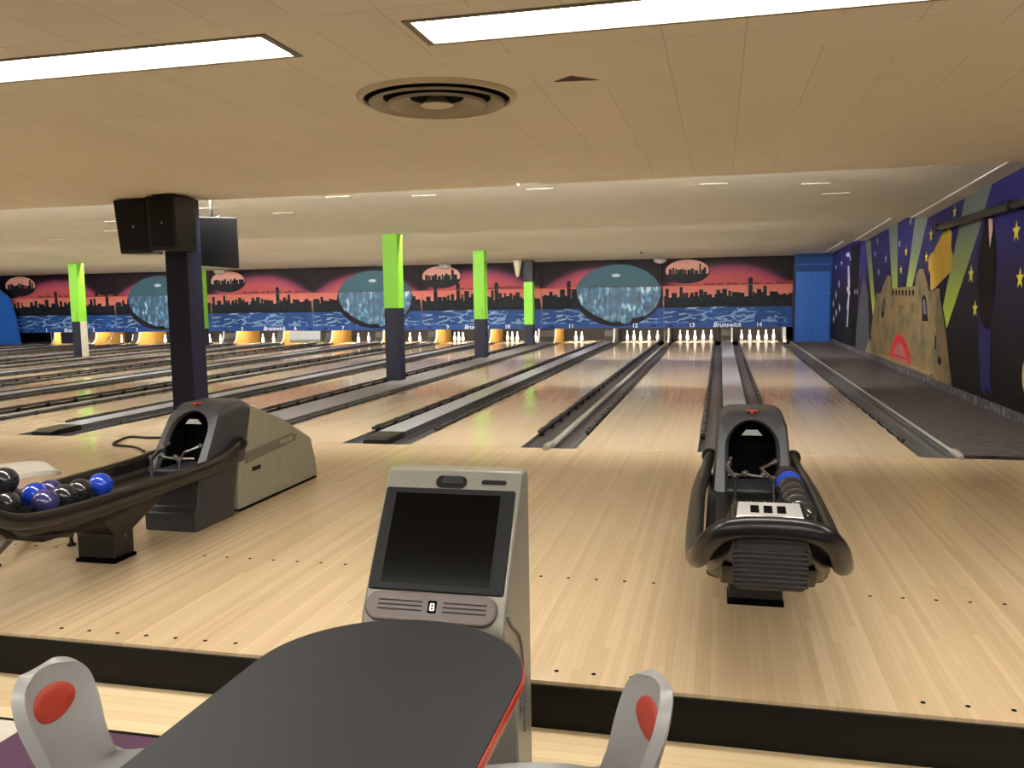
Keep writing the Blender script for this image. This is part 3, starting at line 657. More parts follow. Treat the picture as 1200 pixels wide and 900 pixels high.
# gutters and dividers between lanes
def divider(xl, xr, style, label):
    """xl, xr: the lane edges on the left and right of the gap"""
    xc = (xl+xr)/2; hw = (xr-xl)/2
    t = empty('lane_divider', (xc, 0, 0), 0, label, 'lane divider', 'gutters and dividers between the lanes')
    cw = {'narrow': 0.035, 'strip': 0.145, 'wide': 0.27}[style]
    for s in (-1, 1):
        bm = bmesh.new(); a = s*(hw-0.002); b = s*cw; m = (a+b)/2; r = abs(a-b)/2
        prof = [(a, -0.002)]+[(m+s*r*0.96*math.cos(t_), -0.012-0.075*math.sin(t_)) for t_ in [PI*i/8 for i in range(9)]]+[(b, -0.002), (b, -0.11), (a, -0.11)]
        prism(bm, prof, 0.002, 17.62, 'y'); mesh_obj('gutter', bm, M['gutter'], t, bevel=0)
    bm = bmesh.new()
    if style == 'narrow':
        prism(bm, [(-cw, -0.1), (cw, -0.1), (cw, -0.004), (0.02, 0.012), (-0.02, 0.012), (-cw, -0.004)], 0.06, 17.62, 'y')
        mesh_obj('divider_cap', bm, M['trim'], t, smooth=False)
        bm = bmesh.new(); tube(bm, smooth_path([(0, -0.10, 0.018), (0, 0.02, 0.018), (0, 0.2, 0.012)], 3), [0.03, 0.034, 0.034, 0.032, 0.03, 0.026, 0.02], 10); mesh_obj('end_cap', bm, M['trim'], t, smooth=True)
    elif style == 'strip':
        box(bm, -cw+0.01, cw-0.01, 0.42, 17.62, 0.052, 0.056); mesh_obj('divider_cap', bm, M['cap_light'], t)
        bm = bmesh.new(); prism(bm, [(-cw, -0.1), (cw, -0.1), (cw-0.008, 0.052), (-cw+0.008, 0.052)], 0.42, 17.62, 'y'); mesh_obj('cap_body', bm, M['cap_dark'], t)
        bm = bmesh.new(); loft(bm, [[(-cw, 0.42, -0.05), (cw, 0.42, -0.05), (cw-0.006, 0.42, 0.056), (-cw+0.006, 0.42, 0.056)], [(-cw, 0.12, -0.05), (cw, 0.12, -0.05), (cw-0.01, 0.12, 0.054), (-cw+0.01, 0.12, 0.054)], [(-cw+0.02, 0.0, 0.0), (cw-0.02, 0.0, 0.0), (cw-0.03, 0.0, 0.036), (-cw+0.03, 0.0, 0.036)]])
        mesh_obj('end_cap', bm, M['black'], t)
    else:
        box(bm, -cw+0.01, cw-0.01, 0.05, 17.62, 0.012, 0.017); mesh_obj('divider_cap', bm, M['cap_carpet'], t)
        bm = bmesh.new(); box(bm, -cw, cw, 0.04, 17.62, -0.1, 0.012); mesh_obj('cap_body', bm, M['cap_dark'], t, bevel=0.004)
    # bumper rails folded into the gutters, with their black brackets
    for s in (-1, 1):
        y0 = 0.72 if s < 0 else 0.85
        xx = s*(hw-0.028); zz = 0.036 if s < 0 else 0.018
        bm = bmesh.new(); tube(bm, [(xx, y0, zz), (xx, y0+0.03, zz), (xx, 17.6, zz)], [0.017, 0.021, 0.021], 8)
        rail = mesh_obj('bumper_rail', bm, M['bumper'], t, smooth=True)
        bm = bmesh.new(); y = y0+0.1
        while y < 17.3:
            box(bm, xx-0.012, xx+0.012, y, y+0.06, zz-0.05, zz+0.024 if s > 0 else zz+0.022); box(bm, s*(hw-0.006), s*(hw-0.05), y+0.01, y+0.05, -0.03, zz-0.01); y += 0.52
        box(bm, xx-0.006, xx+0.006, y0+0.1, 17.3, zz-0.045, zz-0.03)
        mesh_obj('rail_brackets', bm, M['black_soft'], rail)
    return t
st = {(13, 14): 'strip', (12, 13): 'narrow', (11, 12): 'strip', (10, 11): 'wide', (9, 10): 'strip', (8, 9): 'narrow', (7, 8): 'strip', (6, 7): 'narrow', (5, 6): 'strip', (4, 5): 'wide', (3, 4): 'strip', (2, 3): 'narrow', (1, 2): 'strip'}
desc = {'strip': 'gutters and raised pale capping', 'narrow': 'two gutters and thin pale ridge', 'wide': 'gutters and broad grey strip holding pillars,'}
for (a, b), s in st.items():
    divider(LANE_X[a]+HL, LANE_X[b]-HL, s, '%s between lanes %d and %d' % (desc[s], a, b))
def edge_gutter(xe, sgn, label):
    t = empty('side_gutter', (xe, 0, 0), 0, label, 'gutter')
    prof = [(0.002*sgn, -0.004)]+[(sgn*(0.14-0.135*math.cos(a)), -0.012-0.075*math.sin(a)) for a in [PI*i/8 for i in range(9)]]+[(0.285*sgn, 0.0), (0.285*sgn, -0.11), (0.002*sgn, -0.11)]
    bm = bmesh.new(); prism(bm, prof, 0.002, 17.62, 'y'); mesh_obj('gutter', bm, M['gutter'], t)
    bm = bmesh.new(); tube(bm, [(0.302*sgn, y, z) for y, z in ((-0.06, 0.012), (0.0, 0.02), (0.14, 0.022), (0.32, 0.016), (17.6, 0.016))], [0.022, 0.034, 0.034, 0.018, 0.018], 10); mesh_obj('edge_trim', bm, M['trim'], t, smooth=True)
    bm = bmesh.new(); tube(bm, [(0.028*sgn, 0.8, 0.012), (0.028*sgn, 17.6, 0.012)], 0.018, 8); rail = mesh_obj('bumper_rail', bm, M['bumper'], t, smooth=True)
    bm = bmesh.new(); y = 0.9
    while y < 17.3: box(bm, 0.004*sgn, 0.05*sgn, y, y+0.07, -0.04, 0.022); y += 0.52
    mesh_obj('rail_brackets', bm, M['black_soft'], rail)
edge_gutter(HL, 1, 'dark side gutter along the right edge of lane 14')
edge_gutter(LANE_X[1]-HL, -1, 'dark side gutter along the left edge of lane 1')

# pin decks: side panels, curtain, lights
edges = [(HL, HL+0.34)]+[(LANE_X[n-1]+HL, LANE_X[n]-HL) for n in range(14, 1, -1)]+[(LANE_X[1]-HL-0.34, LANE_X[1]-HL)]
for i, (a, b) in enumerate(edges):
    g = b-a; xa, xb = a+0.20 if i else a+0.21, b-0.20 if i < 14 else b-0.21
    if xb-xa < 0.08: m = (xa+xb)/2; xa, xb = m-0.04, m+0.04
    lab = 'upright divider panel at the right of lane 14' if i == 0 else ('upright divider panel at the left of lane 1' if i == 14 else 'upright divider panel between the pins of lanes %d and %d' % (14-i, 15-i))
    t = empty('pin_side_panel', ((xa+xb)/2, 18.4, 0), 0, lab, 'side panel', 'divider panels between the pin decks')
    h = (xb-xa)/2
    pr = [(-0.40, 0.9), (-0.40, 0.45), (-0.45, 0.35), (-0.50, 0.18), (-0.60, 0.06), (-0.72, 0.0), (-0.72, -0.08), (1.0, -0.08), (1.0, 0.9)]
    bm = bmesh.new(); prism(bm, pr, -h, h); bm.normal_update()
    for f in bm.faces: f.material_index = 1 if (f.normal.x > 0.5 and i > 3) else 0
    mesh_obj('panel', bm, [M['kick_grey'], M['kick_yellow']], t)
    bm = bmesh.new()
    ee = [(-0.46, 0.41), (-0.46, 0.35), (-0.50, 0.18), (-0.60, 0.06), (-0.72, 0.005)]
    pts = [(y-0.012, z) for y, z in ee]+[(y+0.03, z+0.004) for y, z in ee[::-1]]
    prism(bm, pts, h-0.03 if i else -h-0.02, h+0.012 if i else -h+0.06); mesh_obj('front_edge', bm, M['kick_white'], t)
    if g > 0.85:
        bm = bmesh.new(); prism(bm, pts, -h-0.012, -h+0.05); mesh_obj('front_edge', bm, M['kick_white'], t)
    if g < 0.6 and i:
        bm = bmesh.new(); tube(bm, [(-h-0.015, -0.52, 0.0), (-h-0.015, -0.52, 0.41)], 0.012, 8); mesh_obj('post', bm, M['steel'], t, smooth=True)
for n in order:
    c = LANE_X[n]
    bm = bmesh.new(); box(bm, -0.72, 0.72, 19.405, 19.44, -0.06, 1.2)
    o = tag(mesh_obj('pit_curtain', bm, M['deck_back']), 'dark curtain behind the pins of lane %d' % n, 'curtain', 'curtains behind the pins'); o.location = (c, 0, 0)
# pins
prof = [(0.028, 0.0), (0.033, 0.006), (0.045, 0.05), (0.0515, 0.095), (0.047, 0.14), (0.030, 0.19), (0.0195, 0.225), (0.0195, 0.245), (0.0245, 0.275), (0.0245, 0.292), (0.017, 0.309), (0.004, 0.316)]
bm = bmesh.new(); lathe(bm, prof, 20); pin0 = mesh_obj('bowling_pin', bm, M['pin'], smooth=True)
bm = bmesh.new(); lathe(bm, [(0.030, 0.008), (0.0425, 0.026), (0.0455, 0.034), (0.043, 0.036)], 20); mesh_obj('rubber_band', bm, M['pin_band'], pin0, smooth=True)
SPOT = {'left corner': (-0.457, 0.79), 'inner left': (-0.2286, 0.395), 'front centre': (0, 0), 'inner right': (0.2286, 0.395), 'right corner': (0.457, 0.79)}
full = list(SPOT)
SET = {14: full, 13: full, 12: full, 11: ['inner left', 'front centre'], 10: ['left corner', 'inner left', 'front centre', 'right corner'], 9: ['left corner', 'inner left', 'front centre', 'right corner'],
       8: ['inner right', 'right corner', 'front centre'], 7: ['inner right', 'right corner', 'front centre'], 5: ['inner right', 'right corner', 'front centre'], 4: ['inner right', 'right corner', 'front centre'], 3: ['inner right', 'right corner', 'front centre'], 2: ['inner right', 'right corner', 'front centre']}
first = True
for n, names in SET.items():
    for nm in names:
        dx, dy = SPOT[nm]; o = pin0 if first else copy_tree(pin0); first = False
        o.location = (LANE_X[n]+dx, 18.29+dy*0.75, 0)
        tag(o, 'white bowling pin standing at the %s spot of lane %d' % (nm, n), 'bowling pin', 'bowling pins standing on the lanes')
# lowered sweep box on lane 6, dark flap on lane 1
t = empty('pin_sweep', (LANE_X[6]+0.05, MASK_Y-0.02, 0), 0, 'pale grey sweep box lowered in front of lane 6', 'sweep')
bm = bmesh.new(); box(bm, -0.54, 0.54, -0.06, 0.0, 0.12, 0.41, 0); mesh_obj('sweep_board', bm, M['silver'], t, bevel=0.01)
bm = bmesh.new(); box(bm, -0.54, 0.54, -0.065, -0.0, 0.04, 0.12); mesh_obj('rubber_strip', bm, M['housing_band'], t, bevel=0.006)
bm = bmesh.new(); prism(bm, [(-23.3, 0.03), (-22.4, 0.03), (-22.4, 0.415), (-23.3, 0.415)], MASK_Y+0.06, MASK_Y+0.09, 'y')
tag(mesh_obj('pit_flap', bm, M['navy']), 'dark flap closing the pin opening of lane 1', 'flap')
# leaning grey pull bars near lane 2
bm = bmesh.new(); tube(bm, [(-21.45, 17.8, 0.02), (-21.1, 17.82, 0.40)], 0.02, 8); tube(bm, [(-21.25, 17.8, 0.02), (-20.95, 17.82, 0.40)], 0.02, 8); tube(bm, [(-21.32, 17.8, 0.2), (-21.1, 17.8, 0.2)], 0.015, 8)
tag(mesh_obj('lever_arms', bm, M['steel'], smooth=True), 'leaning metal lever arms in the opening of lane 2', 'lever')

# ------------------------------------------------------------ pillars
def pillar(x, y, split, top, label, upper='green', lower='navy', white_side=False):
    t = empty('pillar', (x, y, 0), 0, label, 'pillar')
    z0 = 0.017 if y > 0.5 else 0.0
    if split is None:
        bm = bmesh.new(); box(bm, 0, 0.25, 0, 0.25, z0, top); mesh_obj('shaft', bm, M[lower], t, bevel=0.006)
    else:
        bm = bmesh.new(); vv = box(bm, 0, 0.25, 0, 0.25, z0, split)
        if white_side:
            bm.faces.ensure_lookup_table()
            for f in bm.faces:
                if f.calc_center_median().x > 0.24: f.material_index = 1
        mesh_obj('lower_shaft', bm, [M[lower], M['plaster']], t)
        bm = bmesh.new(); box(bm, -0.002, 0.252, -0.002, 0.252, split, top); mesh_obj('upper_shaft', bm, M[upper], t)
    return t
pillar(-6.49, 0.13, None, NEAR_Z, 'tall dark navy pillar at the foul line with black boxes at its top')
p = pillar(-6.49, 5.94, 1.22, 2.44, 'largest lime green and navy pillar, second in its row')
p = pillar(-6.49, 11.33, 0.89, 2.43, 'lime green and navy pillar below the writing between numbers 9 and 10')
bm = bmesh.new(); box(bm, 0.04, 0.2, -0.03, -0.003, 0.93, 1.12); mesh_obj('junction_box', bm, M['green'], p, bevel=0.006)
p = pillar(-6.49, 16.5, 0.594, 1.80, 'farthest lime green pillar, just left of number 11')
bm = bmesh.new(); box(bm, -0.02, 0.27, -0.02, 0.27, 1.80, 2.40); mesh_obj('black_collar', bm, M['black_soft'], p, bevel=0.01)
p = pillar(-17.36, 11.55, 0.93, 2.42, 'lime green pillar at far left with bare plaster on its lower side', white_side=True)
bm = bmesh.new(); box(bm, 0.05, 0.17, -0.03, -0.003, 0.95, 1.15); mesh_obj('junction_box', bm, M['green'], p, bevel=0.006)
pillar(-17.0, 16.5, 0.551, 2.40, 'lime green pillar half hidden behind the tall navy pillar')
# lamp beside the farthest pillar and small ceiling cameras
t = empty('cone_lamp', (-6.62, 16.3, 2.40), 0, 'grey cone lamp hanging beside the farthest green pillar', 'lamp')
bm = bmesh.new(); lathe(bm, [(0.13, 0.0), (0.12, -0.05), (0.05, -0.42), (0.02, -0.46)], 18); mesh_obj('shade', bm, M['ring'], t, smooth=True)
for (x, lab, pole) in ((-2.72, 'small domed ceiling camera on a thin rod beside the oval picture right of the globe', True), (-9.05, 'small grey ceiling camera right of the oval picture near the largest green pillar', False), (-16.55, 'small grey ceiling camera above the oval picture of lane 5', False)):
    t = empty('ceiling_camera', (x, 17.2, 2.41), 0, lab, 'camera')
    bm = bmesh.new(); lathe(bm, [(0.06, 0.0), (0.17, -0.03), (0.19, -0.09), (0.13, -0.14), (0.02, -0.17)], 20); mesh_obj('dome', bm, M['silver'], t, smooth=True)
    if pole:
        bm = bmesh.new(); tube(bm, [(0.0, 0.1, -0.02), (0.06, 0.2, -1.2)], 0.02, 8); mesh_obj('rod', bm, M['black'], t, smooth=True)
bm = bmesh.new(); tube(bm, [(-3.05, 15.0, 2.49), (-3.05, 15.0, 2.42)], 0.035, 10)
tag(mesh_obj('sprinkler_head', bm, M['black'], smooth=True), 'tiny black sprinkler head on the ceiling above the globe', 'sprinkler')

# ------------------------------------------------------------ loudspeakers on the navy pillar
def speaker(loc, rz, w, d, h, label, taper=0.75, lean=0.0):
    t = empty('loudspeaker', loc, rz, label, 'loudspeaker', 'black loudspeakers on the navy pillar')
    bm = bmesh.new(); b = w/2; k = b*taper
    loft(bm, [[(-b+lean, 0, -h), (b+lean*0.4, 0, -h), (k+lean*0.4, d, -h), (-k+lean, d, -h)], [(-b, 0, 0), (b, 0, 0), (k, d, 0), (-k, d, 0)]]); mesh_obj('cabinet', bm, M['black'], t, bevel=0.012)
    bm = bmesh.new(); box(bm, -b+0.03+lean*0.6, b-0.03, -0.006, 0.0, -h+0.03, -0.03); g = mesh_obj('grille', bm, M['black_soft'], t, bevel=0.004)
    bm = bmesh.new(); lathe(bm, [(0.012, 0), (0.012, 0.004)], 10); q = mesh_obj('badge', bm, M['steel'], t); q.rotation_euler = (PI/2, 0, 0); q.location = (0.02, -0.006, -h*0.5)
    return t
speaker((-6.74, -0.02, 2.385), 0.12, 0.37, 0.3, 0.53, 'left of two black loudspeakers on the front of the navy pillar', lean=0.05)
speaker((-6.27, -0.22, 2.385), -0.12, 0.34, 0.34, 0.52, 'right of two black loudspeakers on the front of the navy pillar', lean=0.03)
t = empty('monitor_box', (-6.17, 0.62, 2.25), 0.16, 'black rounded box hanging at the right of the navy pillar', 'monitor')
bm = bmesh.new(); loft(bm, [[(-0.215, -0.03, -0.51), (0.20, 0.0, -0.545), (0.20, 0.0, 0), (-0.215, -0.03, 0.01)], [(-0.08, 0.27, -0.40), (0.06, 0.28, -0.40), (0.06, 0.28, -0.08), (-0.08, 0.27, -0.08)]]); mesh_obj('cabinet', bm, M['black'], t, bevel=0.018)
bm = bmesh.new(); tube(bm, [(-0.12, 0.1, -0.02), (-0.12, 0.1, 0.37)], 0.018, 8); tube(bm, [(-0.12, 0.1, -0.02), (-0.02, 0.1, 0.02)], 0.015, 8); mesh_obj('bracket', bm, M['black'], t, smooth=True)
# loose cable at the foot of the pillar
bm = bmesh.new(); tube(bm, smooth_path([(-6.36, 0.11, 0.3), (-6.5, 0.06, 0.04), (-6.62, -0.04, 0.013), (-6.9, -0.02, 0.013), (-6.86, -0.25, 0.013), (-6.74, -0.47, 0.013), (-6.45, -0.55, 0.01), (-6.2, -0.75, 0.01)], 6), 0.012, 6)
tag(mesh_obj('loose_cable', bm, M['black_soft'], smooth=True), 'loose black cable looping on the floor at the navy pillar foot', 'cable')

# ------------------------------------------------------------ ball returns
def ball_return(label):
    t = empty('ball_return', (0, 0, 0), 0, label, 'ball return', 'ball returns on the approach')
    # rear housing
    bm = bmesh.new()
    pr = [(-2.64, 0.012), (-1.50, 0.012), (-1.53, 0.16), (-1.60, 0.33), (-1.98, 0.515), (-2.46, 0.69), (-2.56, 0.69), (-2.60, 0.42)]
    prism(bm, pr, -0.16, 0.16); h = mesh_obj('rear_housing', bm, M['housing'], t, bevel=0.018, seg=3)
    for s in (-1, 1):
        bm = bmesh.new(); x = s*0.1615
        loft(bm, [[(x-0.002*s, y, z) for y, z in ((-2.54, 0.30), (-1.86, 0.345), (-1.82, 0.385), (-1.90, 0.405), (-2.54, 0.375))], [(x+0.002*s, y, z) for y, z in ((-2.54, 0.30), (-1.86, 0.345), (-1.82, 0.385), (-1.90, 0.405), (-2.54, 0.375))]])
        band_ = mesh_obj('side_band', bm, M['housing_band'], h)
        bm = bmesh.new(); box(bm, x-0.003, x+0.003, -2.08, -1.90, 0.352, 0.385); mesh_obj('handle_slot', bm, M['housing'], band_)
        bm = bmesh.new(); box(bm, x-0.004, x+0.004, -2.46, -2.36, 0.235, 0.262); mesh_obj('latch', bm, M['black'], h)
    bm = bmesh.new(); box(bm, -0.155, 0.155, -2.62, -1.52, 0.0, 0.012); mesh_obj('plinth', bm, M['void'], h)
    # charcoal hood with arched ball opening
    def arch(w, zt, zb, y, lean, n=16, r=0.10):
        pts = []
        rr = min(r, w)
        for i in range(n//2+1):
            a = PI-(PI/2)*i/(n//2); pts.append((-w+rr+rr*math.cos(a), zt-rr+rr*math.sin(a)))
        for i in range(n//2+1):
            a = PI/2-(PI/2)*i/(n//2); pts.append((w-rr+rr*math.cos(a), zt-rr+rr*math.sin(a)))
        pts = [(-w*1.12, zb)]+pts+[(w*1.12, zb)]
        return [(px, y+lean*(pz-zb), pz) for px, pz in pts]
    def inner(w, zt, zb, y, lean, n=16):
        pts = []
        for i in range(n//2+1):
            a = PI-(PI/2)*i/(n//2); pts.append((w*math.cos(a), zt-w+w*math.sin(a)))
        for i in range(n//2+1):
            a = PI/2-(PI/2)*i/(n//2); pts.append((w*math.cos(a), zt-w+w*math.sin(a)))
        pts = [(-w, zb)]+pts+[(w, zb)]
        return [(px, y+lean*(pz-zb), pz) for px, pz in pts]
    bm = bmesh.new(); lean = 0.72
    rings = [inner(0.118, 0.665, 0.34, -2.80, 0.3), inner(0.122, 0.675, 0.34, -3.055, lean), inner(0.140, 0.69, 0.34, -3.085, lean),
             arch(0.172, 0.725, 0.34, -3.075, lean), arch(0.182, 0.735, 0.34, -3.04, lean), arch(0.182, 0.735, 0.34, -2.83, 0.75, r=0.08), arch(0.178, 0.700, 0.34, -2.62, 0.45, r=0.06)]
    R = [[bm.verts.new(p) for p in r] for r in rings]; n = len(R[0])
    for ri, (a, b) in enumerate(zip(R, R[1:])):
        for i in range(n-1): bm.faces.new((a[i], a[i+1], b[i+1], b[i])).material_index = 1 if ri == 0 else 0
    bm.faces.new(R[-1])
    bmesh.ops.recalc_face_normals(bm, faces=bm.faces)
    hood = mesh_obj('hood', bm, [M['charcoal'], M['void']], t, smooth=True)
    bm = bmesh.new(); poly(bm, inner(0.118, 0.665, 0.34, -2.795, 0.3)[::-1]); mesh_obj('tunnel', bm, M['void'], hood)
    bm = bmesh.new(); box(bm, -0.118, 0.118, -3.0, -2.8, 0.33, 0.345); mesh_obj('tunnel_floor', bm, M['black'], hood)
    bm = bmesh.new(); prism(bm, [(-0.055, 0.608), (-0.03, 0.638), (0.03, 0.638), (0.055, 0.608)], -2.735, -2.725, 'y'); o = mesh_obj('inner_plate', bm, M['silver'], hood); o.location = (0, -0.12, 0)
    bm = bmesh.new(); box(bm, -0.028, 0.028, -2.815, -2.79, 0.7305, 0.737); box(bm, -0.006, 0.006, -2.832, -2.81, 0.722, 0.7325); mesh_obj('red_badge', bm, M['red'], hood, bevel=0.002)
    # lower front box
    bm = bmesh.new()
    loft(bm, [[(-0.175, -3.14, 0.0), (0.175, -3.14, 0.0), (0.175, -2.72, 0.0), (-0.175, -2.72, 0.0)], [(-0.175, -3.14, 0.11), (0.175, -3.14, 0.11), (0.175, -2.71, 0.11), (-0.175, -2.71, 0.11)],
              [(-0.16, -3.09, 0.14), (0.16, -3.09, 0.14), (0.175, -2.70, 0.14), (-0.175, -2.70, 0.14)], [(-0.165, -3.06, 0.36), (0.165, -3.06, 0.36), (0.175, -2.64, 0.36), (-0.175, -2.64, 0.36)]])
    b = mesh_obj('front_box', bm, M['charcoal'], t, bevel=0.012)
    # steel linkage at the mouth
    bm = bmesh.new()
    tube(bm, [(-0.12, -3.05, 0.43), (-0.03, -3.13, 0.45), (0.05, -3.13, 0.44), (0.13, -3.06, 0.43)], 0.008, 8)
    tube(bm, [(-0.09, -3.16, 0.345), (-0.09, -3.16, 0.44)], 0.009, 8); tube(bm, [(0.10, -3.16, 0.345), (0.10, -3.16, 0.44)], 0.009, 8)
    tube(bm, [(-0.09, -3.16, 0.44), (-0.13, -3.02, 0.47), (-0.11, -2.95, 0.50)], 0.012, 8); tube(bm, [(0.10, -3.16, 0.43), (0.04, -3.02, 0.46), (0.12, -2.95, 0.49)], 0.010, 8)
    for q in ((-0.09, -3.16, 0.45), (-0.12, -3.0, 0.48), (0.10, -3.16, 0.44), (0.115, -2.96, 0.49), (-0.04, -3.12, 0.455), (0.05, -3.12, 0.45)):
        lathe(bm, [(0.004, -0.016), (0.016, -0.01), (0.018, 0.0), (0.016, 0.01), (0.004, 0.016)], 10, q)
    mesh_obj('ball_stop_linkage', bm, M['steel'], t, smooth=True)
    # tray
    path = smooth_path([(-2.72, 0.352), (-3.2, 0.345), (-3.9, 0.335), (-4.25, 0.34), (-4.45, 0.38), (-4.60, 0.47), (-4.70, 0.58)], 4) if False else [(-2.72, 0.352), (-3.2, 0.345), (-3.9, 0.335), (-4.2, 0.337), (-4.34, 0.352), (-4.45, 0.385), (-4.54, 0.435), (-4.62, 0.50), (-4.69, 0.585)]
    bm = bmesh.new(); cols = []
    for i, (y, z) in enumerate(path):
        w = 0.222 if i < 6 else 0.222-(i-5)*0.03
        cols.append([(-w, y, z+0.07), (-w+0.012, y, z+0.02), (-w+0.04, y, z), (0, y, z-0.002), (w-0.04, y, z), (w-0.012, y, z+0.02), (w, y, z+0.07),
                     (w, y, z+0.03), (w-0.02, y, z-0.03), (w-0.06, y, z-0.05), (-w+0.06, y, z-0.05), (-w+0.02, y, z-0.03), (-w, y, z+0.03)])
    loft(bm, cols); tr = mesh_obj('tray', bm, M['rail_black'], t, smooth=False, bevel=0.004)
    # centre rib of the tray
    bm = bmesh.new(); tube(bm, [(-0.0, -3.15, 0.346), (-0.0, -3.9, 0.338)], 0.006, 6); mesh_obj('tray_rib', bm, M['black'], tr, smooth=True)
    # padded tubular rails
    bm = bmesh.new()
    L = [(-0.215, -2.70, 0.47), (-0.245, -2.95, 0.41), (-0.265, -3.3, 0.395), (-0.265, -3.9, 0.395), (-0.258, -4.25, 0.400), (-0.248, -4.48, 0.42), (-0.232, -4.61, 0.465), (-0.205, -4.70, 0.535), (-0.16, -4.755, 0.59), (-0.10, -4.775, 0.612), (0, -4.78, 0.618)]
    full_ = L+[(-x, y, z) for x, y, z in L[-2::-1]]
    sp = smooth_path(full_, 4); tube(bm, sp, [0.036 if 3 < i < len(sp)-4 else 0.03 for i in range(len(sp))], 14)
    mesh_obj('padded_rail', bm, M['rail_black'], t, smooth=True)
    for s in (-1, 1):
        bm = bmesh.new(); lathe(bm, [(0.005, -0.04), (0.03, -0.034), (0.042, -0.01), (0.042, 0.02), (0.03, 0.038), (0.005, 0.042)], 16); k = mesh_obj('rail_end_knob', bm, M['black'], t, smooth=True)
        k.rotation_euler = (PI/2, 0, 0); k.location = (s*0.222, -2.69, 0.465)
    # control head with three windows
    bm = bmesh.new(); prism(bm, [(-4.70, 0.58), (-4.69, 0.625), (-4.59, 0.65), (-4.53, 0.64), (-4.53, 0.54), (-4.62, 0.50)], -0.125, 0.115); ch = mesh_obj('control_head', bm, M['black'], t, bevel=0.014)
    bm = bmesh.new(); loft(bm, [[(-0.112, -4.70, 0.612), (0.102, -4.70, 0.612), (0.102, -4.70, 0.600), (-0.112, -4.70, 0.600)], [(-0.112, -4.69, 0.632), (0.102, -4.69, 0.632), (0.102, -4.69, 0.62), (-0.112, -4.69, 0.62)], [(-0.105, -4.592, 0.657), (0.095, -4.592, 0.657), (0.095, -4.592, 0.646), (-0.105, -4.592, 0.646)]])
    pn = mesh_obj('silver_panel', bm, M['silver'], ch, bevel=0.003)
    for k in range(3):
        xx = -0.052+k*0.043
        bm = bmesh.new(); loft(bm, [[(xx-0.014, -4.667, 0.636), (xx+0.014, -4.667, 0.636), (xx+0.014, -4.667, 0.6400), (xx-0.014, -4.667, 0.6400)], [(xx-0.014, -4.622, 0.648), (xx+0.014, -4.622, 0.648), (xx+0.014, -4.622, 0.6515), (xx-0.014, -4.622, 0.6515)]])
        mesh_obj('display_window', bm, M['void'], pn)
    bm = bmesh.new()
    for k in range(14): box(bm, -0.085+k*0.0125, -0.079+k*0.0125, -4.588, -4.574, 0.648, 0.660)
    mesh_obj('vent_teeth', bm, M['black'], ch)
    # ribbed box under the front rail
    bm = bmesh.new(); box(bm, -0.118, 0.108, -4.76, -4.56, 0.40, 0.585); rb = mesh_obj('ribbed_box', bm, P('ribbed_box', (48, 44, 41), 0.5) if 'ribbed_box' not in bpy.data.materials else bpy.data.materials['ribbed_box'], t, bevel=0.02, seg=3)
    bm = bmesh.new()
    for k in range(8): box(bm, -0.122, 0.112, -4.766, -4.57, 0.418+k*0.0155, 0.427+k*0.0155)
    mesh_obj('ribs', bm, bpy.data.materials['ribbed_box'], rb, bevel=0.004)
    # belly bracket under the tray and the pedestal
    bm = bmesh.new(); prism(bm, [(-4.60, 0.43), (-4.50, 0.34), (-4.30, 0.27), (-3.95, 0.25), (-3.60, 0.285), (-3.35, 0.30), (-4.2, 0.31)][:6]+[(-3.35, 0.31), (-4.25, 0.305), (-4.42, 0.34), (-4.52, 0.40)], -0.16, 0.16); mesh_obj('belly', bm, M['black'], t, bevel=0.012)
    for s in (-1, 1):
        bm = bmesh.new(); tube(bm, smooth_path([(s*0.16, -4.42, 0.34), (s*0.20, -4.3, 0.31), (s*0.16, -4.15, 0.28)], 4), 0.014, 8); mesh_obj('brace', bm, M['black_soft'], t, smooth=True)
    bm = bmesh.new()
    loft(bm, [[(-0.125, -3.765, 0.02), (0.105, -3.765, 0.02), (0.105, -3.60, 0.02), (-0.125, -3.60, 0.02)], [(-0.125, -3.765, 0.15), (0.105, -3.765, 0.15), (0.105, -3.60, 0.15), (-0.125, -3.60, 0.15)],
              [(-0.15, -3.86, 0.23), (0.14, -3.86, 0.23), (0.14, -3.46, 0.24), (-0.15, -3.46, 0.24)], [(-0.16, -3.92, 0.31), (0.15, -3.92, 0.31), (0.15, -3.36, 0.31), (-0.16, -3.36, 0.31)]])
    pd = mesh_obj('pedestal', bm, M['rail_black'], t, bevel=0.012)
    bm = bmesh.new(); box(bm, -0.13, 0.11, -3.775, -3.595, 0.0, 0.02); mesh_obj('foot_plate', bm, M['void'], pd, bevel=0.004)
    bm = bmesh.new(); lathe(bm, [(0.008, 0), (0.008, 0.006)], 10); q = mesh_obj('bolt', bm, M['steel'], pd); q.rotation_euler = (0, PI/2, 0); q.location = (0.104, -3.68, 0.13)
    return t
brR = ball_return('black ball return with blue striped ball, between lanes 13 and 14'); brR.location = (-0.895, 0, 0)
brR['label'] = 'front view black ball return rack standing before lanes 13 and 14'
brL = copy_tree(brR); brL.location = (-4.255, 0, 0); brL['label'] = 'side view ball return with grey rear housing, left of the console'

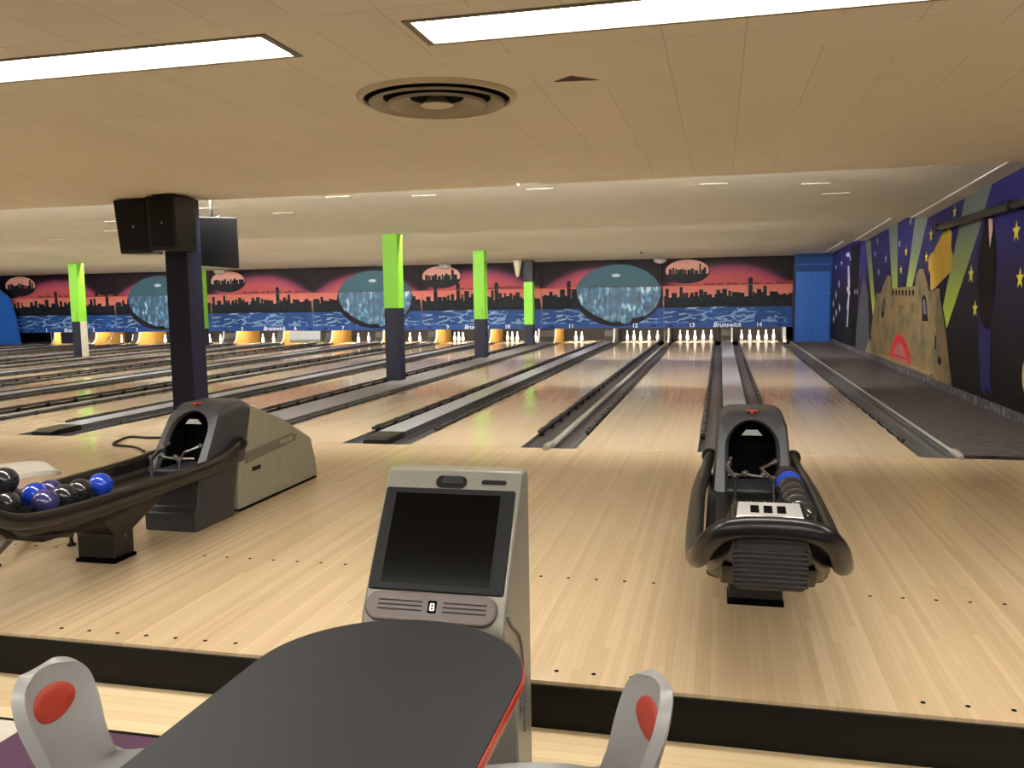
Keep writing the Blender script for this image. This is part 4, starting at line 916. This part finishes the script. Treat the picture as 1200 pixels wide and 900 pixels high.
# balls
bm = bmesh.new(); bmesh.ops.create_uvsphere(bm, u_segments=32, v_segments=20, radius=0.0635)
ball0 = mesh_obj('bowling_ball', bm, M['ball_black'], smooth=True)
mesh_by = {'black': ball0.data}
for k in ('blue', 'purple'):
    me = ball0.data.copy(); me.materials.clear(); me.materials.append(M['ball_'+k]); mesh_by[k] = me
BALLS = [((-4.262, -3.699, 0.404), 'blue', 'bright blue ball at the right end of the row in the left rack'),
         ((-4.278, -3.835, 0.402), 'black', 'black ball next to the bright blue end ball in the left rack'),
         ((-4.256, -3.968, 0.402), 'black', 'shiny black ball between two others in the front row of the left rack'),
         ((-4.395, -3.905, 0.408), 'purple', 'dark purple ball at the back of the left rack'),
         ((-4.372, -4.033, 0.420), 'blue', 'bright blue ball in the middle of the left rack pile'),
         ((-4.238, -4.115, 0.408), 'purple', 'large purple ball at the front of the left rack pile'),
         ((-4.400, -4.165, 0.432), 'black', 'upper grey black ball left of the middle blue ball'),
         ((-4.325, -4.260, 0.432), 'black', 'lower black ball at the left of the purple front ball'),
         ((-4.36, -4.225, 0.535), 'black', 'topmost black ball at the left edge of the rack pile')]
for i in range(7):
    y = -3.13-i*0.129
    BALLS.append(((-0.733, y, 0.438), 'blue' if i == 1 else 'black', 'only blue ball in the right ball return' if i == 1 else ('black ball behind the blue ball in the right ball return' if i == 0 else 'black ball in the row nearer the viewer than the blue ball, right ball return')))
for i, (loc, col, lab) in enumerate(BALLS):
    o = ball0 if i == 0 else ball0.copy()
    if i: C.objects.link(o)
    o.data = mesh_by[col]; o.location = loc
    tag(o, lab, 'ball', 'balls in the left rack' if loc[0] < -3 else 'balls in the right rack')

# ------------------------------------------------------------ scoring console
t = empty('scoring_console', (-1.87, -5.05, LOW_Z), 0, 'grey scoring console with dark tilted screen at the table end', 'console')
Z = -LOW_Z
def loc_(y, z): return (y+5.05, z+Z)
# face plane from (y=-5.03,z=.83) down to (y=-5.27,z=.42)
fy0, fz0, fy1, fz1 = -5.02, 0.815, -5.27, 0.44
prof = [loc_(-4.93, 0.80), loc_(-4.95, 0.822), loc_(fy0, fz0+0.008), loc_(fy1, fz1), loc_(-5.285, 0.40), loc_(-5.27, 0.37), loc_(-5.21, 0.345), loc_(-5.17, 0.31), loc_(-5.14, 0.22), loc_(-5.13, LOW_Z), loc_(-4.93, LOW_Z)]
bm = bmesh.new(); prism(bm, prof, -0.225, 0.215); body = mesh_obj('body', bm, M['console'], t, bevel=0.012, seg=3)
d = Vector((0, fy1-fy0, fz1-fz0)); Lf = d.length; d.normalize(); nrm = Vector((0, -abs(d.z), abs(d.y)))*1.0
nrm = Vector((0, d.z, -d.y)); nrm.normalize()
def fp(u, s, h): # point on the face: u across, s down the face, h outwards
    p_ = Vector((0, fy0+5.05, fz0+Z))+d*s+nrm*h; return (u, p_.y, p_.z)
def plate(bm, u0, u1, s0, s1, h0, h1, mi=0): loft(bm, [[fp(u0, s0, h0), fp(u1, s0, h0), fp(u1, s1, h0), fp(u0, s1, h0)], [fp(u0, s0, h1), fp(u1, s0, h1), fp(u1, s1, h1), fp(u0, s1, h1)]], mi=mi)
def cplate(bm, pts, h0, h1): loft(bm, [[fp(u, s, h0) for u, s in pts], [fp(u, s, h1) for u, s in pts]])
def rrect(u0, u1, s0, s1, r, n=5, corners=(1, 1, 1, 1)):
    out = []
    for (cx, cy, a0, on) in ((u0+r, s0+r, PI, corners[0]), (u1-r, s0+r, 1.5*PI, corners[1]), (u1-r, s1-r, 0, corners[2]), (u0+r, s1-r, 0.5*PI, corners[3])):
        for i in range(n+1):
            a = a0+0.5*PI*i/n; q = 1 if on else 1
            out.append((cx+r*math.cos(a), cy+r*math.sin(a)))
    return out
bm = bmesh.new(); cplate(bm, rrect(-0.216, 0.203, 0.058, 0.383, 0.008), 0.0, 0.010); bz = mesh_obj('bezel', bm, M['bezel'], t, bevel=0.004)
bm = bmesh.new(); plate(bm, -0.178, 0.158, 0.078, 0.360, 0.0085, 0.0125); mesh_obj('screen', bm, M['screen'], bz)
bm = bmesh.new(); cplate(bm, rrect(-0.058, 0.043, 0.014, 0.056, 0.02), 0.0, 0.008); sp_ = mesh_obj('speaker_grille', bm, M['black'], t, bevel=0.003)
bm = bmesh.new()
for k in range(4): plate(bm, -0.035, 0.03, 0.018+k*0.006, 0.021+k*0.006, 0.008, 0.0105)
mesh_obj('grille_bars', bm, M['charcoal'], sp_)
bm = bmesh.new(); cplate(bm, rrect(0.09, 0.17, 0.024, 0.040, 0.0075), 0.0, 0.006); mesh_obj('button_slot', bm, M['black_soft'], t, bevel=0.002)
bm = bmesh.new(); cplate(bm, rrect(-0.213, 0.19, 0.385, 0.475, 0.042), -0.01, 0.014); cn = mesh_obj('chin', bm, M['console_chin'], t, bevel=0.008)
bm = bmesh.new()
for k in range(3):
    for a, b in ((-0.17+0.0*k, -0.035), (0.03, 0.16)): plate(bm, a, b, 0.413+k*0.013, 0.4165+k*0.013, 0.013, 0.016)
mesh_obj('chin_ridges', bm, M['black_soft'], cn)
bm = bmesh.new()
cplate(bm, rrect(-0.016, 0.010, 0.410, 0.446, 0.003), 0.013, 0.0165); lg = mesh_obj('emblem', bm, M['void'], cn)
bm = bmesh.new(); plate(bm, -0.009, -0.006, 0.418, 0.440, 0.016, 0.0175); plate(bm, -0.009, 0.003, 0.418, 0.421, 0.016, 0.0175); plate(bm, -0.009, 0.003, 0.428, 0.431, 0.016, 0.0175); plate(bm, -0.009, 0.003, 0.437, 0.440, 0.016, 0.0175); plate(bm, 0.001, 0.004, 0.420, 0.430, 0.016, 0.0175)
plate(bm, 0.002, 0.005, 0.430, 0.439, 0.016, 0.0175); mesh_obj('emblem_mark', bm, M['silver'], lg)
# side groove curve and vent slots on the right flank
bm = bmesh.new(); tube(bm, smooth_path([(0.217, fy1+5.05+0.02, 0.45+Z), (0.217, -5.2+5.05, 0.40+Z), (0.217, -5.10+5.05, 0.33+Z), (0.217, -5.06+5.05, 0.22+Z), (0.217, -5.05+5.05, 0.0+Z)], 5), 0.005, 6); mesh_obj('side_groove', bm, M['housing_band'], t, smooth=True)
bm = bmesh.new()
for k in range(6): tube(bm, [(0.216, -5.10+5.05, 0.14-k*0.012+Z), (0.216, -5.02+5.05, 0.165-k*0.012+Z)], 0.003, 6)
mesh_obj('side_vents', bm, M['charcoal'], t)

# ------------------------------------------------------------ table
TX, TW = -1.775, 0.31; TY = -5.885; TZ = 0.55-LOW_Z
t = empty('score_table', (TX, TY, LOW_Z), 0, 'dark table with rounded end and red edge in the foreground', 'table')
def dshape(w, ext, dy=1.35):
    return [(ext*math.cos(a), ext*math.sin(a)) for a in [PI*i/40 for i in range(41)]]+[(-w, -dy), (w, -dy)]
def dd(e): return [((TW-e)*math.cos(a), (TW-e)*math.sin(a)) for a in [PI*i/40 for i in range(41)]]+[(-TW+e, -1.3+e), (TW-e, -1.3+e)]
bm = bmesh.new(); prism(bm, dd(0.004), TZ-0.004, TZ, 'z'); mesh_obj('table_top', bm, M['table_top'], t)
bm = bmesh.new(); prism(bm, dd(0.0), TZ-0.024, TZ-0.004, 'z'); mesh_obj('red_edging', bm, M['red_edge'], t, bevel=0.003)
bm = bmesh.new(); prism(bm, dd(0.008), TZ-0.040, TZ-0.024, 'z'); mesh_obj('underside', bm, M['beige_edge'], t)
bm = bmesh.new(); tube(bm, [(0, -0.35, 0.02), (0, -0.35, TZ-0.04)], 0.045, 16); lathe(bm, [(0.22, 0.0), (0.22, 0.012), (0.05, 0.04)], 28, (0, -0.35, 0)); mesh_obj('pedestal', bm, M['black'], t, smooth=True)

# ------------------------------------------------------------ chairs
def chair(label, shell_mat, leg_rot=0.0, R_=0.24):
    t = empty('swivel_chair', (0, 0, 0), 0, label, 'chair')
    # side profile (forward = +y): (y, z, half width, edge lift)
    prof = [(0.235, 0.415, 0.13, 0.0), (0.225, 0.435, 0.175, 0.0), (0.15, 0.438, 0.200, 0.010), (0.03, 0.428, 0.205, 0.020), (-0.08, 0.422, 0.180, 0.030), (-0.150, 0.430, 0.135, 0.040),
            (-0.194, 0.456, 0.106, 0.050), (-0.213, 0.495, 0.096, 0.055), (-0.224, 0.535, 0.096, 0.052), (-0.234, 0.585, 0.104, 0.045), (-0.244, 0.632, 0.108, 0.038), (-0.252, 0.675, 0.102, 0.030), (-0.258, 0.705, 0.080, 0.020), (-0.261, 0.720, 0.042, 0.008)]
    def ip(v):
        v = v*(len(prof)-1); i = min(int(v), len(prof)-2); f = v-i
        p0 = prof[max(i-1, 0)]; p1 = prof[i]; p2 = prof[i+1]; p3 = prof[min(i+2, len(prof)-1)]
        return [0.5*((2*b)+(-a+c)*f+(2*a-5*b+4*c-d_)*f*f+(-a+3*b-3*c+d_)*f**3) for a, b, c, d_ in zip(p0, p1, p2, p3)]
    def S(u, v):
        y, z, w, l = ip(v); y2, z2, _, _ = ip(min(v+0.01, 1)); y1, z1, _, _ = ip(max(v-0.01, 0))
        ty, tz = y2-y1, z2-z1; q = math.hypot(ty, tz) or 1; ny, nz = tz/q, -ty/q   # towards sitter
        e = l*abs(u)**2.4
        return Vector((u*w, y+ny*e, z+nz*e))
    bm = bmesh.new(); NU, NV = 16, 52
    G = [[bm.verts.new(S(-1+2*i/NU, j/NV)) for i in range(NU+1)] for j in range(NV+1)]
    for j in range(NV):
        for i in range(NU): bm.faces.new((G[j][i], G[j][i+1], G[j+1][i+1], G[j+1][i]))
    bmesh.ops.recalc_face_normals(bm, faces=bm.faces)
    sh = mesh_obj('shell', bm, shell_mat, t, smooth=True)
    so = sh.modifiers.new('s', 'SOLIDIFY'); so.thickness = 0.026; so.offset = 0
    be = sh.modifiers.new('b', 'BEVEL'); be.width = 0.006; be.segments = 3; be.limit_method = 'ANGLE'; be.angle_limit = 0.9
    # round pad on the backrest
    bm = bmesh.new(); rings = []
    cz = 0.805
    for (k, h) in ((1.0, 0.010), (1.0, 0.014), (0.92, 0.018), (0.5, 0.020), (0.02, 0.0205)):
        ring = []
        for i in range(28):
            a = 2*PI*i/28; p_ = S(0.58*k*math.cos(a), cz-0.015+0.072*k*math.sin(a)); p_.y += h; ring.append(tuple(p_))
        rings.append(ring)
    loft(bm, rings); mesh_obj('back_pad', bm, M['pad'], sh, smooth=True)
    bm = bmesh.new()
    for k in range(4):
        a_ = S(0.62, 0.585+k*0.014); b_ = S(0.92, 0.60+k*0.014); tube(bm, [a_+Vector((0, 0.012, 0)), b_+Vector((0, 0.012, 0.0))], 0.003, 6)
    mesh_obj('shell_ribs', bm, shell_mat, sh)
    bm = bmesh.new(); tube(bm, [(0, 0, 0.07), (0, 0, 0.41)], 0.028, 14); mesh_obj('column', bm, M['steel'], t, smooth=True)
    for k in range(4):
        a = k*PI/2+PI/4+leg_rot; c, s = math.cos(a), math.sin(a)
        bm = bmesh.new(); px_, py_ = -s*0.022, c*0.022
        loft(bm, [[(px_, py_, 0.06), (-px_, -py_, 0.06), (-px_, -py_, 0.11), (px_, py_, 0.11)], [(c*R_+px_*.7, s*R_+py_*.7, 0.05), (c*R_-px_*.7, s*R_-py_*.7, 0.05), (c*R_-px_*.7, s*R_-py_*.7, 0.075), (c*R_+px_*.7, s*R_+py_*.7, 0.075)]])
        lg_ = mesh_obj('leg', bm, M['cap_dark'], t, bevel=0.006)
        bm = bmesh.new(); lathe(bm, [(0.024, 0.0), (0.026, 0.008), (0.012, 0.02), (0.008, 0.055)], 14, (c*(R_-0.015), s*(R_-0.015), 0)); mesh_obj('glide_foot', bm, M['black'], lg_, smooth=True)
    return t
ch = chair('grey shell chair with round orange back pad, right of the table', M['chair_grey'])
ch.location = (-1.415, -5.915, LOW_Z); ch.rotation_euler = (0, 0, math.radians(113))
c2 = copy_tree(ch); c2['label'] = 'grey shell chair with round orange back pad, left of the table'
c2.location = (-2.285, -6.02, LOW_Z); c2.rotation_euler = (0, 0, math.radians(-90))
c3 = chair('pale grey swivel chair on the approach, cut by the left edge', M['chair_pale'], leg_rot=0.4, R_=0.32)
c3.location = (-4.90, -3.66, 0); c3.rotation_euler = (0, 0, math.radians(-38))
